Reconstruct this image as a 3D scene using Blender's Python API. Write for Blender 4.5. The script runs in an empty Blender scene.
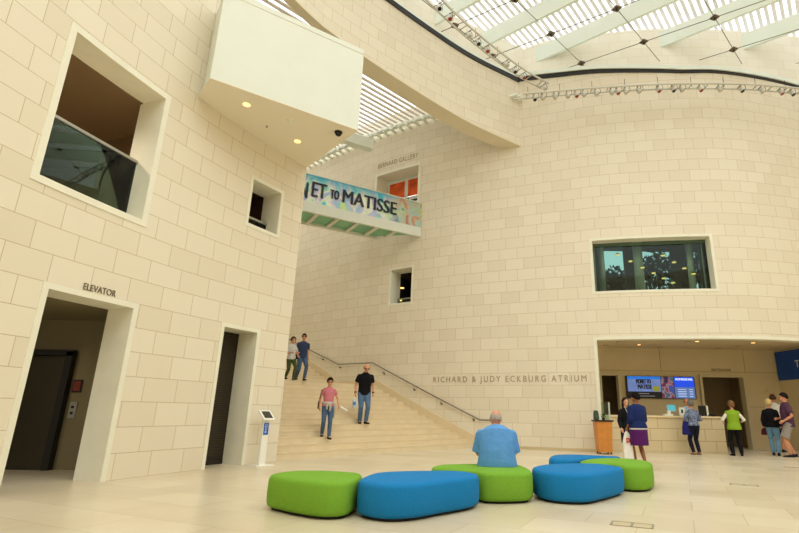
import bpy, bmesh, math, random
from mathutils import Vector, Matrix

random.seed(7)
SC = bpy.context.scene
COL = SC.collection
PI = math.pi
# ------------------------------------------------------------------ camera
CAM_H, F_PX, PITCH, ROLL, PPX, PPY = 1.25, 502.43, math.radians(16.125), math.radians(0.910), 451.69, 266.5
cd = bpy.data.cameras.new('camera')
cd.sensor_fit = 'HORIZONTAL'
cd.sensor_width = 36.0
cd.lens = F_PX / 799.0 * 36.0
cd.shift_x = -(PPX - 399.5) / 799.0
cd.clip_start = 0.05
cd.clip_end = 300
cam = bpy.data.objects.new('camera', cd)
COL.objects.link(cam)
cam.matrix_world = Matrix.Translation((0, 0, CAM_H)) @ Matrix.Rotation(PI / 2 + PITCH, 4, 'X') @ Matrix.Rotation(ROLL, 4, 'Z')
SC.camera = cam

# ------------------------------------------------------------------ sky, daylight, exposure
SC.view_settings.view_transform = 'Standard'
SC.view_settings.look = 'None'
SC.view_settings.exposure = 0.36
SC.view_settings.gamma = 1.0
SC.view_settings.use_curve_mapping = False
w = bpy.data.worlds.new('daylight')
SC.world = w
w.use_nodes = True
nt = w.node_tree
nt.nodes.clear()
tc = nt.nodes.new('ShaderNodeTexCoord')
sx = nt.nodes.new('ShaderNodeSeparateXYZ')
rp = nt.nodes.new('ShaderNodeValToRGB')
bg = nt.nodes.new('ShaderNodeBackground')
ow = nt.nodes.new('ShaderNodeOutputWorld')
nt.links.new(tc.outputs['Generated'], sx.inputs[0])
nt.links.new(sx.outputs['Z'], rp.inputs[0])
nt.links.new(rp.outputs[0], bg.inputs[0])
nt.links.new(bg.outputs[0], ow.inputs[0])
e = rp.color_ramp.elements
e[0].position = 0.0
e[0].color = (0.40, 0.395, 0.355, 1)
e[1].position = 0.65
e[1].color = (0.955, 0.985, 0.94, 1)
bg.inputs[1].default_value = 1.55
sl = bpy.data.lights.new('overcast_sun', 'SUN')
sl.energy = 1.3
sl.angle = math.radians(120)
sl.color = (0.97, 0.98, 0.92)
so = bpy.data.objects.new('overcast_sun', sl)
COL.objects.link(so)
so.rotation_euler = (math.radians(6), math.radians(10), 0)
so.location = (0, 0, 30)

# ------------------------------------------------------------------ picture helpers
def ray(px, py):
    uu, vv = px - PPX, py - PPY
    cr, sr = math.cos(ROLL), math.sin(ROLL)
    u, v = cr * uu + sr * vv, -sr * uu + cr * vv
    c, s = math.cos(PITCH), math.sin(PITCH)
    up = -v / F_PX
    return (u / F_PX, c - s * up, s + c * up)

def on_z(px, py, z=0.0):
    d = ray(px, py)
    t = (z - CAM_H) / d[2]
    return (d[0] * t, d[1] * t, z)

def on_y(px, py, y):
    d = ray(px, py)
    t = y / d[1]
    return (d[0] * t, y, CAM_H + d[2] * t)

# ------------------------------------------------------------------ colour and materials
def lin(c):
    out = []
    for v in c[:3]:
        v = v / 255.0
        out.append(v / 12.92 if v <= 0.04045 else ((v + 0.055) / 1.055) ** 2.4)
    return (out[0], out[1], out[2], 1.0)

def mat(name, c, rough=0.6, metal=0.0, emit=None, es=0.0, noise=0.0, nscale=8.0, bump=0.0, bscale=60.0, spec=0.5, trans=0.0, alpha=1.0, ior=1.45):
    m = bpy.data.materials.new(name)
    m.use_nodes = True
    t = m.node_tree
    b = t.nodes['Principled BSDF']
    col = lin(c)
    b.inputs['Base Color'].default_value = col
    b.inputs['Roughness'].default_value = rough
    b.inputs['Metallic'].default_value = metal
    b.inputs['Specular IOR Level'].default_value = spec
    b.inputs['IOR'].default_value = ior
    if trans:
        b.inputs['Transmission Weight'].default_value = trans
    b.inputs['Alpha'].default_value = alpha
    if emit:
        b.inputs['Emission Color'].default_value = lin(emit)
        b.inputs['Emission Strength'].default_value = es
    if noise or bump:
        co = t.nodes.new('ShaderNodeTexCoord')
    if noise:
        n = t.nodes.new('ShaderNodeTexNoise')
        n.inputs['Scale'].default_value = nscale
        n.inputs['Detail'].default_value = 5
        t.links.new(co.outputs['Object'], n.inputs['Vector'])
        r = t.nodes.new('ShaderNodeValToRGB')
        r.color_ramp.elements[0].position = 0.3
        r.color_ramp.elements[1].position = 0.7
        r.color_ramp.elements[0].color = tuple(max(0, v * (1 - noise)) for v in col[:3]) + (1,)
        r.color_ramp.elements[1].color = tuple(min(1, v * (1 + noise)) for v in col[:3]) + (1,)
        t.links.new(n.outputs['Fac'], r.inputs[0])
        t.links.new(r.outputs[0], b.inputs['Base Color'])
    if bump:
        n2 = t.nodes.new('ShaderNodeTexNoise')
        n2.inputs['Scale'].default_value = bscale
        n2.inputs['Detail'].default_value = 4
        t.links.new(co.outputs['Object'], n2.inputs['Vector'])
        bp = t.nodes.new('ShaderNodeBump')
        bp.inputs['Strength'].default_value = bump
        bp.inputs['Distance'].default_value = 0.02
        t.links.new(n2.outputs['Fac'], bp.inputs['Height'])
        t.links.new(bp.outputs[0], b.inputs['Normal'])
    return m

def stone_material(name, base, joint, width=0.74, height=0.447, gap=0.006, var=0.05):
    """limestone ashlar: courses of even height, every course shifted by its own amount, every block its own tone (UV in metres)"""
    m = bpy.data.materials.new(name)
    m.use_nodes = True
    t = m.node_tree
    N, L = t.nodes.new, t.links.new
    b = t.nodes['Principled BSDF']
    b.inputs['Roughness'].default_value = 0.62
    b.inputs['Specular IOR Level'].default_value = 0.3
    def math_(op, a, bb=None, clamp=False):
        n = N('ShaderNodeMath')
        n.operation = op
        n.use_clamp = clamp
        for i, v in enumerate((a, bb)):
            if v is None:
                continue
            if isinstance(v, (int, float)):
                n.inputs[i].default_value = v
            else:
                L(v, n.inputs[i])
        return n.outputs[0]
    uv = N('ShaderNodeUVMap')
    s = N('ShaderNodeSeparateXYZ')
    L(uv.outputs[0], s.inputs[0])
    vy = math_('DIVIDE', s.outputs[1], height)
    row = math_('FLOOR', vy)
    fy = math_('FRACT', vy)
    wn = N('ShaderNodeTexWhiteNoise')
    wn.noise_dimensions = '1D'
    L(row, wn.inputs['W'])
    half = math_('MULTIPLY', math_('MODULO', row, 2.0), 0.5)
    off = math_('ADD', half, math_('MULTIPLY', wn.outputs['Value'], 0.28))
    vx = math_('ADD', math_('DIVIDE', s.outputs[0], width), off)
    cell = math_('FLOOR', vx)
    fx = math_('FRACT', vx)
    dx = math_('MULTIPLY', math_('MINIMUM', fx, math_('SUBTRACT', 1.0, fx)), width)
    dy = math_('MULTIPLY', math_('MINIMUM', fy, math_('SUBTRACT', 1.0, fy)), height)
    d = math_('MINIMUM', dx, dy)
    line = math_('LESS_THAN', d, gap)
    cb = N('ShaderNodeCombineXYZ')
    L(cell, cb.inputs[0])
    L(row, cb.inputs[1])
    w2 = N('ShaderNodeTexWhiteNoise')
    w2.noise_dimensions = '2D'
    L(cb.outputs[0], w2.inputs['Vector'])
    no = N('ShaderNodeTexNoise')
    no.inputs['Scale'].default_value = 2.2
    no.inputs['Detail'].default_value = 6
    L(uv.outputs[0], no.inputs['Vector'])
    f = math_('ADD', math_('MULTIPLY', math_('POWER', w2.outputs['Value'], 1.6), 0.8), math_('MULTIPLY', no.outputs['Fac'], 0.25))
    bc = lin(base)
    mx = N('ShaderNodeMix')
    mx.data_type = 'RGBA'
    L(f, mx.inputs[0])
    mx.inputs[6].default_value = tuple(min(1, v * (1 + var * 0.6)) for v in bc[:3]) + (1,)
    mx.inputs[7].default_value = (bc[0] * (1 - var), bc[1] * (1 - var * 1.35), bc[2] * (1 - var * 1.9), 1)
    m2 = N('ShaderNodeMix')
    m2.data_type = 'RGBA'
    L(line, m2.inputs[0])
    L(mx.outputs[2], m2.inputs[6])
    m2.inputs[7].default_value = lin(joint)
    L(m2.outputs[2], b.inputs['Base Color'])
    bp = N('ShaderNodeBump')
    bp.inputs['Strength'].default_value = 0.15
    bp.inputs['Distance'].default_value = 0.01
    L(math_('SUBTRACT', 1.0, line), bp.inputs['Height'])
    L(bp.outputs[0], b.inputs['Normal'])
    return m

def floor_material():
    m = bpy.data.materials.new('limestone_floor')
    m.use_nodes = True
    t = m.node_tree
    N, L = t.nodes.new, t.links.new
    b = t.nodes['Principled BSDF']
    co = N('ShaderNodeTexCoord')
    mp = N('ShaderNodeMapping')
    mp.inputs['Rotation'].default_value = (0, 0, math.radians(24))
    L(co.outputs['Object'], mp.inputs[0])
    br = N('ShaderNodeTexBrick')
    br.offset = 0.5
    br.inputs['Scale'].default_value = 1.0
    br.inputs['Brick Width'].default_value = 1.2
    br.inputs['Row Height'].default_value = 0.75
    br.inputs['Mortar Size'].default_value = 0.006
    br.inputs['Color1'].default_value = lin((222, 208, 180))
    br.inputs['Color2'].default_value = lin((208, 192, 162))
    br.inputs['Mortar'].default_value = lin((188, 170, 138))
    L(mp.outputs[0], br.inputs['Vector'])
    no = N('ShaderNodeTexNoise')
    no.inputs['Scale'].default_value = 0.9
    no.inputs['Detail'].default_value = 7
    L(co.outputs['Object'], no.inputs['Vector'])
    mx = N('ShaderNodeMix')
    mx.data_type = 'RGBA'
    mx.blend_type = 'SOFT_LIGHT'
    mx.inputs[0].default_value = 0.45
    L(br.outputs['Color'], mx.inputs[6])
    L(no.outputs['Fac'], mx.inputs[7])
    L(mx.outputs[2], b.inputs['Base Color'])
    b.inputs['Roughness'].default_value = 0.30
    b.inputs['Specular IOR Level'].default_value = 0.45
    return m

def glass_material(name, tint, rough=0.0, ior=1.45):
    """thin pane: tinted see-through body with a mirror reflection that grows at grazing angles"""
    m = bpy.data.materials.new(name)
    m.use_nodes = True
    t = m.node_tree
    t.nodes.clear()
    N, L = t.nodes.new, t.links.new
    o = N('ShaderNodeOutputMaterial')
    tr = N('ShaderNodeBsdfTransparent')
    tr.inputs[0].default_value = lin(tint)
    gl = N('ShaderNodeBsdfGlossy')
    gl.inputs['Roughness'].default_value = rough
    fr = N('ShaderNodeFresnel')
    fr.inputs[0].default_value = ior
    mx = N('ShaderNodeMixShader')
    L(fr.outputs[0], mx.inputs[0])
    L(tr.outputs[0], mx.inputs[1])
    L(gl.outputs[0], mx.inputs[2])
    L(mx.outputs[0], o.inputs[0])
    return m

# ------------------------------------------------------------------ mesh helpers
def tag(o, label=None, cat=None, group=None, kind=None):
    if label: o['label'] = label
    if cat: o['category'] = cat
    if group: o['group'] = group
    if kind: o['kind'] = kind
    return o

class MB:
    """collects shapes; build() links them as one mesh object"""
    def __init__(self):
        self.v, self.f, self.uv, self.mi = [], [], {}, []
    def add(self, verts, faces, mi=0, uvs=None):
        o = len(self.v)
        self.v += [tuple(p) for p in verts]
        for k, fc in enumerate(faces):
            self.f.append(tuple(i + o for i in fc))
            self.mi.append(mi)
            if uvs:
                self.uv[len(self.f) - 1] = [uvs[i] for i in fc]
        return self
    def box(self, c, s, rz=0.0, mi=0, rx=0.0, ry=0.0):
        m = Matrix.Translation(c) @ Matrix.Rotation(rz, 4, 'Z') @ Matrix.Rotation(ry, 4, 'Y') @ Matrix.Rotation(rx, 4, 'X')
        h = [x / 2 for x in s]
        vs = [m @ Vector((a * h[0], b * h[1], c_ * h[2])) for a in (-1, 1) for b in (-1, 1) for c_ in (-1, 1)]
        return self.add(vs, [(0, 1, 3, 2), (4, 6, 7, 5), (0, 4, 5, 1), (2, 3, 7, 6), (0, 2, 6, 4), (1, 5, 7, 3)], mi)
    def bar(self, a, b, wd, ht, mi=0):
        """a square bar from a to b"""
        a, b = Vector(a), Vector(b)
        d = (b - a).normalized()
        up = Vector((0, 0, 1)) if abs(d.z) < 0.95 else Vector((0, 1, 0))
        r = d.cross(up).normalized()
        u = r.cross(d)
        vs = [p + r * i * wd / 2 + u * j * ht / 2 for p in (a, b) for i, j in ((-1, -1), (1, -1), (1, 1), (-1, 1))]
        return self.add(vs, [(3, 2, 1, 0), (4, 5, 6, 7), (0, 1, 5, 4), (1, 2, 6, 5), (2, 3, 7, 6), (3, 0, 4, 7)], mi)
    def tube(self, pts, rad, n=8, mi=0, cap=True, el=None):
        """round tube through pts; rad a number or list; el = list of (rx, ry) with axes world-x-like / other"""
        pts = [Vector(p) for p in pts]
        k = len(pts)
        if not isinstance(rad, (list, tuple)):
            rad = [rad] * k
        rings = []
        pr = None
        for i, p in enumerate(pts):
            d = (pts[min(i + 1, k - 1)] - pts[max(i - 1, 0)])
            d = d.normalized() if d.length > 1e-9 else Vector((0, 0, 1))
            if pr is None:
                ref = Vector((1, 0, 0)) if abs(d.x) < 0.8 else Vector((0, 1, 0))
                r = (ref - d * ref.dot(d)).normalized()
            else:
                r = (pr - d * pr.dot(d)).normalized()
            pr = r
            u = d.cross(r)
            q = rad[i]
            qx, qy = q if isinstance(q, (list, tuple)) else (q, q)
            rings.append([p + r * math.cos(2 * PI * j / n) * qx + u * math.sin(2 * PI * j / n) * qy for j in range(n)])
        vs = [v for r in rings for v in r]
        fs = []
        for i in range(k - 1):
            for j in range(n):
                a, b = i * n + j, i * n + (j + 1) % n
                fs.append((a, b, b + n, a + n))
        if cap:
            fs.append(tuple(range(n - 1, -1, -1)))
            fs.append(tuple(range((k - 1) * n, k * n)))
        return self.add(vs, fs, mi)
    def rings(self, rings, mi=0, cap=True):
        n = len(rings[0])
        vs = [v for r in rings for v in r]
        fs = []
        for i in range(len(rings) - 1):
            for j in range(n):
                a, b = i * n + j, i * n + (j + 1) % n
                fs.append((a, b, b + n, a + n))
        if cap:
            fs.append(tuple(range(n - 1, -1, -1)))
            fs.append(tuple(range((len(rings) - 1) * n, len(rings) * n)))
        return self.add(vs, fs, mi)
    def ball(self, c, r, mi=0, n=14, m=9, rot=None):
        rx, ry, rz = r if isinstance(r, (list, tuple)) else (r, r, r)
        c = Vector(c)
        rs = []
        for i in range(m + 1):
            th = PI * (i + 0.02 if i == 0 else i - 0.02 if i == m else i) / m
            ring = []
            for j in range(n):
                ph = 2 * PI * j / n
                p = Vector((rx * math.sin(th) * math.cos(ph), ry * math.sin(th) * math.sin(ph), -rz * math.cos(th)))
                ring.append(c + (rot @ p if rot else p))
            rs.append(ring)
        return self.rings(rs, mi)
    def cyl(self, c, r, h, n=16, mi=0, r2=None):
        c = Vector(c)
        return self.tube([c, c + Vector((0, 0, h))], [r, r if r2 is None else r2], n, mi)
    def prism(self, pts2, z0, z1, mi=0):
        n = len(pts2)
        vs = [(x, y, z0) for x, y in pts2] + [(x, y, z1) for x, y in pts2]
        fs = [tuple(range(n - 1, -1, -1)), tuple(range(n, 2 * n))] + [(i, (i + 1) % n, (i + 1) % n + n, i + n) for i in range(n)]
        return self.add(vs, fs, mi)
    def data(self, name, mats, smooth=False):
        me = bpy.data.meshes.new(name)
        me.from_pydata(self.v, [], self.f)
        for m in (mats if isinstance(mats, (list, tuple)) else [mats]):
            me.materials.append(m)
        me.polygons.foreach_set('material_index', self.mi)
        if self.uv:
            l = me.uv_layers.new(name='UVMap')
            for p in me.polygons:
                u = self.uv.get(p.index)
                if u:
                    for li, q in zip(p.loop_indices, u):
                        l.data[li].uv = q
        bm = bmesh.new()
        bm.from_mesh(me)
        bmesh.ops.recalc_face_normals(bm, faces=bm.faces)
        bm.to_mesh(me)
        bm.free()
        if smooth:
            me.polygons.foreach_set('use_smooth', [True] * len(me.polygons))
        me.update()
        return me
    def build(self, name, mats, parent=None, smooth=False, origin=None, bevel=0.0, keep_normals=False):
        if origin is not None:
            ox = Vector(origin)
            self.v = [tuple(Vector(p) - ox) for p in self.v]
        me = self.data(name, mats, smooth)
        o = bpy.data.objects.new(name, me)
        COL.objects.link(o)
        if origin is not None:
            o.location = origin
        if parent:
            o.parent = parent
            if origin is not None:
                o.location = Vector(origin) - parent.location
        if bevel:
            b = o.modifiers.new('edge', 'BEVEL')
            b.width = bevel
            b.segments = 2
            b.limit_method = 'ANGLE'
        return o

def empty(name, loc, rz=0.0):
    o = bpy.data.objects.new(name, None)
    COL.objects.link(o)
    o.location = loc
    o.rotation_euler = (0, 0, rz)
    return o

def rel(o, child):
    """parent CHILD (built in world coordinates) to O, which is not rotated"""
    child.parent = o
    child.location = Vector(child.location) - Vector(o.location)
    return child

def under(part, child):
    """a sub-part: CHILD (built in world coordinates) belongs to PART"""
    child.parent = part
    child.location = (0, 0, 0)
    return child

def copy_tree(o, parent=None):
    c = o.copy()
    COL.objects.link(c)
    c.parent = parent
    for ch in list(o.children):
        copy_tree(ch, c)
    return c

class Path:
    """a plan curve sampled by arc length; n() points into the hall"""
    def __init__(self, pts, s0=0.0):
        self.p = [Vector(q) for q in pts]
        self.s = [s0]
        for a, b in zip(self.p, self.p[1:]):
            self.s.append(self.s[-1] + (b - a).length)
    def _i(self, s):
        lo, hi = 0, len(self.s) - 2
        while lo < hi:
            m = (lo + hi + 1) // 2
            if self.s[m] <= s: lo = m
            else: hi = m - 1
        return lo
    def t(self, s):
        i = self._i(s)
        a = (self.p[min(i + 2, len(self.p) - 1)] - self.p[max(i - 1, 0)]).normalized()
        return a
    def n(self, s):
        t = self.t(s)
        return Vector((t.y, -t.x))
    def at(self, s, n=0.0, z=0.0):
        i = self._i(s)
        k = (s - self.s[i]) / (self.s[i + 1] - self.s[i])
        q = self.p[i].lerp(self.p[i + 1], k) if 0 <= k <= 1 else self.p[i] + (self.p[i + 1] - self.p[i]) * k
        if n:
            q = q + self.n(s) * n
        return Vector((q.x, q.y, z))
    def hit(self, px, py, smin=None, smax=None, off=0.0):
        """(s, z) where the line of sight of a picture point meets the wall standing on this curve"""
        d = ray(px, py)
        best = None
        N_ = 1600
        smin = self.s[0] if smin is None else smin
        smax = self.s[-1] if smax is None else smax
        prev = None
        for k in range(N_ + 1):
            s = smin + (smax - smin) * k / N_
            q = self.at(s, off)
            c = q.x * d[1] - q.y * d[0]
            if prev is not None and c * prev <= 0 and q.x * d[0] + q.y * d[1] > 0:
                t = (q.x * d[0] + q.y * d[1]) / (d[0] ** 2 + d[1] ** 2)
                if best is None or t < best[2]:
                    best = (s, CAM_H + d[2] * t, t)
            prev = c
        return best[:2]
    def steps(self, a, b, d=0.35):
        k = max(1, int(abs(b - a) / d + 0.5))
        return [a + (b - a) * i / k for i in range(k + 1)]

def spline(ctrl, sub=14):
    P = [Vector(c) for c in ctrl]
    P = [P[0] * 2 - P[1]] + P + [P[-1] * 2 - P[-2]]
    out = []
    for i in range(1, len(P) - 2):
        a, b, c, d = P[i - 1:i + 3]
        for k in range(sub):
            t = k / sub
            out.append(0.5 * ((2 * b) + (c - a) * t + (2 * a - 5 * b + 4 * c - d) * t * t + (3 * b - a - 3 * c + d) * t ** 3))
    out.append(P[-2])
    return out

def wall_grid(mb, path, s0, s1, zs_extra, z0, ztop, holes, n=0.0, mi=0, ds=0.35):
    """the face of a wall along PATH with rectangular holes (sa, sb, za, zb); ztop may be a function of s"""
    S = sorted(set([round(x, 4) for x in path.steps(s0, s1, ds)] + [round(h[i], 4) for h in holes for i in (0, 1) if s0 <= h[i] <= s1]))
    top = ztop if callable(ztop) else (lambda s: ztop)
    Z = sorted(set([z0] + [h[i] for h in holes for i in (2, 3) if h[i] > z0 and h[i] < 90] + list(zs_extra)))
    for a, b in zip(S, S[1:]):
        if b - a < 1e-4: continue
        m = (a + b) / 2
        zz = [z for z in Z if z < min(top(a), top(b)) - 1e-3] + [None]
        for c, d in zip(zz, zz[1:]):
            da, db = (top(a), top(b)) if d is None else (d, d)
            zm = (c + min(da, db)) / 2
            if any(h[0] - 1e-3 < m < h[1] + 1e-3 and h[2] - 1e-3 < zm < h[3] + 1e-3 for h in holes):
                continue
            mb.add([path.at(a, n, c), path.at(b, n, c), path.at(b, n, db), path.at(a, n, da)], [(0, 1, 2, 3)], mi,
                   [(a, c), (b, c), (b, db), (a, da)])

def pbox(mb, path, s0, s1, n0, n1, z0, z1, mi=0, ds=0.35, uv=False):
    """a bar that follows PATH from s0 to s1, between offsets n0..n1 and heights z0..z1 (heights may be functions of s)"""
    f0 = z0 if callable(z0) else (lambda s: z0)
    f1 = z1 if callable(z1) else (lambda s: z1)
    S = path.steps(s0, s1, ds)
    vs, us = [], []
    g1 = n1 if callable(n1) else (lambda s: n1)
    for s in S:
        for n, z in ((n0, f0(s)), (g1(s), f0(s)), (g1(s), f1(s)), (n0, f1(s))):
            vs.append(path.at(s, n, z))
            us.append((s + abs(n - g1(s)), z))
    fs = []
    for i in range(len(S) - 1):
        for j in range(4):
            a, b = i * 4 + j, i * 4 + (j + 1) % 4
            fs.append((a, b, b + 4, a + 4))
    k = (len(S) - 1) * 4
    fs += [(3, 2, 1, 0), (k, k + 1, k + 2, k + 3)]
    return mb.add(vs, fs, mi, us if uv else None)

def frame_ring(mb, path, sa, sb, za, zb, wd, depth, proud=0.015, sill=True, mi=0):
    """surround and reveal of an opening whose outer edges are sa, sb, za, zb"""
    pbox(mb, path, sa, sa + wd, proud, -depth, za, zb, mi)
    pbox(mb, path, sb - wd, sb, proud, -depth, za, zb, mi)
    pbox(mb, path, sa + wd, sb - wd, proud, -depth, zb - wd, zb, mi)
    if sill:
        pbox(mb, path, sa + wd, sb - wd, proud, -depth, za, za + wd, mi)

def text_flat(s, size, depth=0.0, spacing=1.0, bold=0.0):
    """vertices and faces of a line of writing lying in x (along) and y (up), baseline at 0"""
    c = bpy.data.curves.new('writing', 'FONT')
    c.body = s
    c.size = size
    c.extrude = depth
    c.space_character = spacing
    c.resolution_u = 3
    c.offset = bold
    o = bpy.data.objects.new('writing', c)
    COL.objects.link(o)
    me = bpy.data.meshes.new_from_object(o)
    v = [tuple(p.co) for p in me.vertices]
    f = [tuple(p.vertices) for p in me.polygons]
    bpy.data.objects.remove(o)
    bpy.data.curves.remove(c)
    bpy.data.meshes.remove(me)
    return v, f

def text_on_path(mb, path, s, sa, sb, z, size, depth=0.006, n=0.004, spacing=1.0, mi=0):
    v, f = text_flat(s, size, depth, spacing)
    x0, x1 = min(p[0] for p in v), max(p[0] for p in v)
    k = (sb - sa) / (x1 - x0)
    mb.add([path.at(sa + (p[0] - x0) * k, n + p[2], z + p[1]) for p in v], f, mi)

def text_plane(mb, s, origin, ax, up, size, depth=0.002, spacing=1.0, mi=0, width=None, height=None, bold=0.0):
    v, f = text_flat(s, size, depth, spacing, bold)
    ax, up = Vector(ax).normalized(), Vector(up).normalized()
    nn = ax.cross(up)
    x0, x1 = min(p[0] for p in v), max(p[0] for p in v)
    y1 = max(p[1] for p in v)
    kx = width / (x1 - x0) if width else 1.0
    ky = height / y1 if height else 1.0
    o = Vector(origin)
    mb.add([o + ax * (p[0] - x0) * kx + up * p[1] * ky + nn * p[2] for p in v], f, mi)
# ================================================================== MATERIALS
M = {}
M['stone'] = stone_material('limestone_ashlar', (229, 219, 198), (196, 176, 142))
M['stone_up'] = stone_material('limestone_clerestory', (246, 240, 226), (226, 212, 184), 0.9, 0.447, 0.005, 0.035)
M['trim'] = mat('pale_stone_trim', (234, 230, 210), 0.6, noise=0.03, nscale=3)
M['white'] = mat('white_plaster', (219, 222, 209), 0.65, noise=0.015, nscale=2)
M['warm'] = mat('cream_plaster', (226, 214, 188), 0.7, noise=0.02, nscale=2)
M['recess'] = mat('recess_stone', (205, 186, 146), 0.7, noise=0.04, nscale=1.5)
M['floor'] = floor_material()
M['step'] = mat('stair_limestone', (228, 210, 176), 0.5, noise=0.05, nscale=2.5)
M['step_edge'] = mat('stair_nosing', (222, 202, 164), 0.55)
M['mint'] = mat('pale_mint_paint', (234, 240, 230), 0.5)
M['slat'] = mat('louvre_slat', (250, 246, 250), 0.6)
M['black'] = mat('black_track', (26, 24, 22), 0.5)
M['dark'] = mat('dark_metal', (52, 50, 46), 0.4, 0.6)
M['steel'] = mat('brushed_steel', (176, 172, 160), 0.35, 0.8)
M['rail'] = mat('handrail_steel', (128, 120, 104), 0.4, 0.7)
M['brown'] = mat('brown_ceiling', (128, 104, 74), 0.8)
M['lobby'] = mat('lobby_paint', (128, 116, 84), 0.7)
M['eldoor'] = mat('dark_bronze_door', (62, 56, 42), 0.38, 0.3)
M['bridge_glass'] = mat('green_floor_glass', (120, 186, 146), 0.25, noise=0.06, nscale=1.5)
M['clear'] = glass_material('clear_glass', (226, 240, 232))
M['green_glass'] = glass_material('greenish_glass', (182, 204, 192))
M['lamp'] = mat('lamp_glow', (255, 214, 140), 0.5, emit=(255, 196, 110), es=2.2)
M['letter'] = mat('grey_lettering', (168, 152, 120), 0.5, 0.2)
M['letter_dark'] = mat('dark_lettering', (116, 102, 80), 0.5, 0.2)
M['blue'] = mat('blue_upholstery', (22, 118, 178), 0.85, noise=0.05, nscale=30, bump=0.05, bscale=300, spec=0.25)
M['green'] = mat('green_upholstery', (116, 164, 50), 0.85, noise=0.05, nscale=30, bump=0.05, bscale=300, spec=0.25)
M['plinth'] = mat('dark_plinth', (30, 28, 24), 0.8)  # near-black base under the bench cushions

# ================================================================== PLAN CURVES
def arc_pts(x0, y0, h0, k, a, b, d=0.25):
    n = int((b - a) / d)
    out = []
    for i in range(n + 1):
        s = a + (b - a) * i / n
        out.append((x0 + (-math.cos(h0 + k * s) + math.cos(h0)) / k, y0 + (math.sin(h0 + k * s) - math.sin(h0)) / k))
    return out
LA = (-6.4645, 7.4950, 0.21157, 0.050929)
_a = arc_pts(*LA, -8, 6.17)
_b = spline([_a[-4], _a[-1], (-3.12, 14.47), (-1.37, 16.08), (0.62, 17.70), (2.85, 19.05)])[15:]
LP = Path(_a + _b, -8.0)                    # the drum: left wall and the curved beam that carries on from it
S_CORNER = 6.17
S_END = LP.s[-1]
RP = Path(spline([(-13, 30.0), (-10.4, 27.6), (-8.2, 25.75), (-6.01, 24.03), (-3.78, 22.4), (-1.79, 21.17), (0.48, 20.0), (2.83, 19.03),
                  (4.4, 18.44), (6.2, 17.85), (9.25, 17.36), (11.3, 17.43), (14.4, 18.2), (17.5, 19.5)]))
S_JOIN = min(range(len(RP.p)), key=lambda i: (RP.p[i] - Vector((2.83, 19.03))).length)
S_JOIN = RP.s[S_JOIN]
Z_BEAM, Z_TOP = 12.4, 15.7
def beam_low(s):
    k = max(0.0, min(1.0, (s - 6.5) / (S_END - 6.5)))
    return 12.95 - 0.85 * k
def left_top(s):
    k = max(0.0, min(1.0, (s - 8.5) / (S_END - 8.5)))
    return 15.85 - 0.45 * k
def right_top(s):
    k = max(0.0, min(1.0, (s - S_JOIN) / 6.7))
    return 15.4 - 0.8 * k

# ================================================================== FLOOR
mb = MB()
mb.box((3, 15, -0.05), (46, 44, 0.1))
tag(mb.build('floor', M['floor']), kind='structure')

# ================================================================== LEFT WALL (drum) with its four openings
DOOR_A = (0.20, 1.99, 0.0, 3.13)
DOOR_B = (4.06, 5.22, 0.0, 3.13)
WIN_A = (-0.40, 1.82, 4.62, 7.56)
WIN_B = (4.32, 5.46, 5.58, 6.94)
BALC = (3.5, S_CORNER, 8.0, 99.0)
mb = MB()
wall_grid(mb, LP, -8, S_CORNER, [], 0.0, left_top, [DOOR_A, DOOR_B, WIN_A, WIN_B, BALC])
_S = LP.steps(3.5, S_END, 0.3)
for a, b in zip(_S, _S[1:]):
    q = [(a, beam_low(a)), (b, beam_low(b)), (b, left_top(b)), (a, left_top(a))]
    mb.add([LP.at(s, 0, z) for s, z in q], [(0, 1, 2, 3)], 0, q)
# end face of the wall towards the stair, and its back
pbox(mb, LP, S_CORNER - 0.01, S_CORNER, 0, -0.6, 0, 8.0, 1)
tag(mb.build('wall_left', [M['stone'], M['warm']]), kind='structure')
mb = MB()
for a, b, h in ((-8, -1.2, left_top), (2.5, 3.5, left_top)):
    pbox(mb, LP, a, b, -0.60, -0.64, 0, h)
tag(mb.build('trim_1', M['warm']), kind='structure')
mb = MB()
pbox(mb, LP, 3.4, S_END + 0.05, -0.02, lambda s: -0.30 - 0.40 * max(0.0, min(1.0, (s - 6.3) / 2.0)), beam_low, lambda s: left_top(s) - 0.02)
pbox(mb, LP, S_CORNER - 2.8, S_END, 0.025, -0.02, beam_low, lambda s: beam_low(s) + 0.10)
tag(mb.build('beam', M['warm']), kind='structure')

def opening(name, q, wd, depth, sill):
    mb = MB()
    frame_ring(mb, LP, q[0], q[1], q[2], q[3], wd, depth, 0.015, sill)
    return tag(mb.build(name, M['trim']), kind='structure')
opening('door_1', DOOR_A, 0.10, 0.62, False)
opening('door_2', DOOR_B, 0.09, 0.62, False)
opening('window_1', WIN_A, 0.12, 0.66, True)
opening('window_2', WIN_B, 0.09, 0.66, True)

# ---- unseen walls behind and beside the viewer, added to block low-angle light
mb = MB()
rp_ = Path([(-6.6, -1.0), (-5.5, -6.5), (5.0, -8.0), (19.5, -6.5)])
def side_face(p, a, b, z1): mb.add([p.at(a, 0, 0), p.at(b, 0, 0), p.at(b, 0, z1), p.at(a, 0, z1)], [(0, 1, 2, 3)], 0, [(a, 0), (b, 0), (b, z1), (a, z1)])
for i in range(len(rp_.s) - 1): side_face(rp_, rp_.s[i] + 1e-4, rp_.s[i + 1] - 1e-4, 13.0)
tag(mb.build('wall_rear', M['stone']), kind='structure')
mb = MB()
rp2 = Path([(19.5, -6.5), (20.5, 8.0), (17.55, 19.6)])
for i in range(len(rp2.s) - 1): side_face(rp2, rp2.s[i] + 1e-4, rp2.s[i + 1] - 1e-4, 14.6)
tag(mb.build('wall_right', M['stone']), kind='structure')

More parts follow.
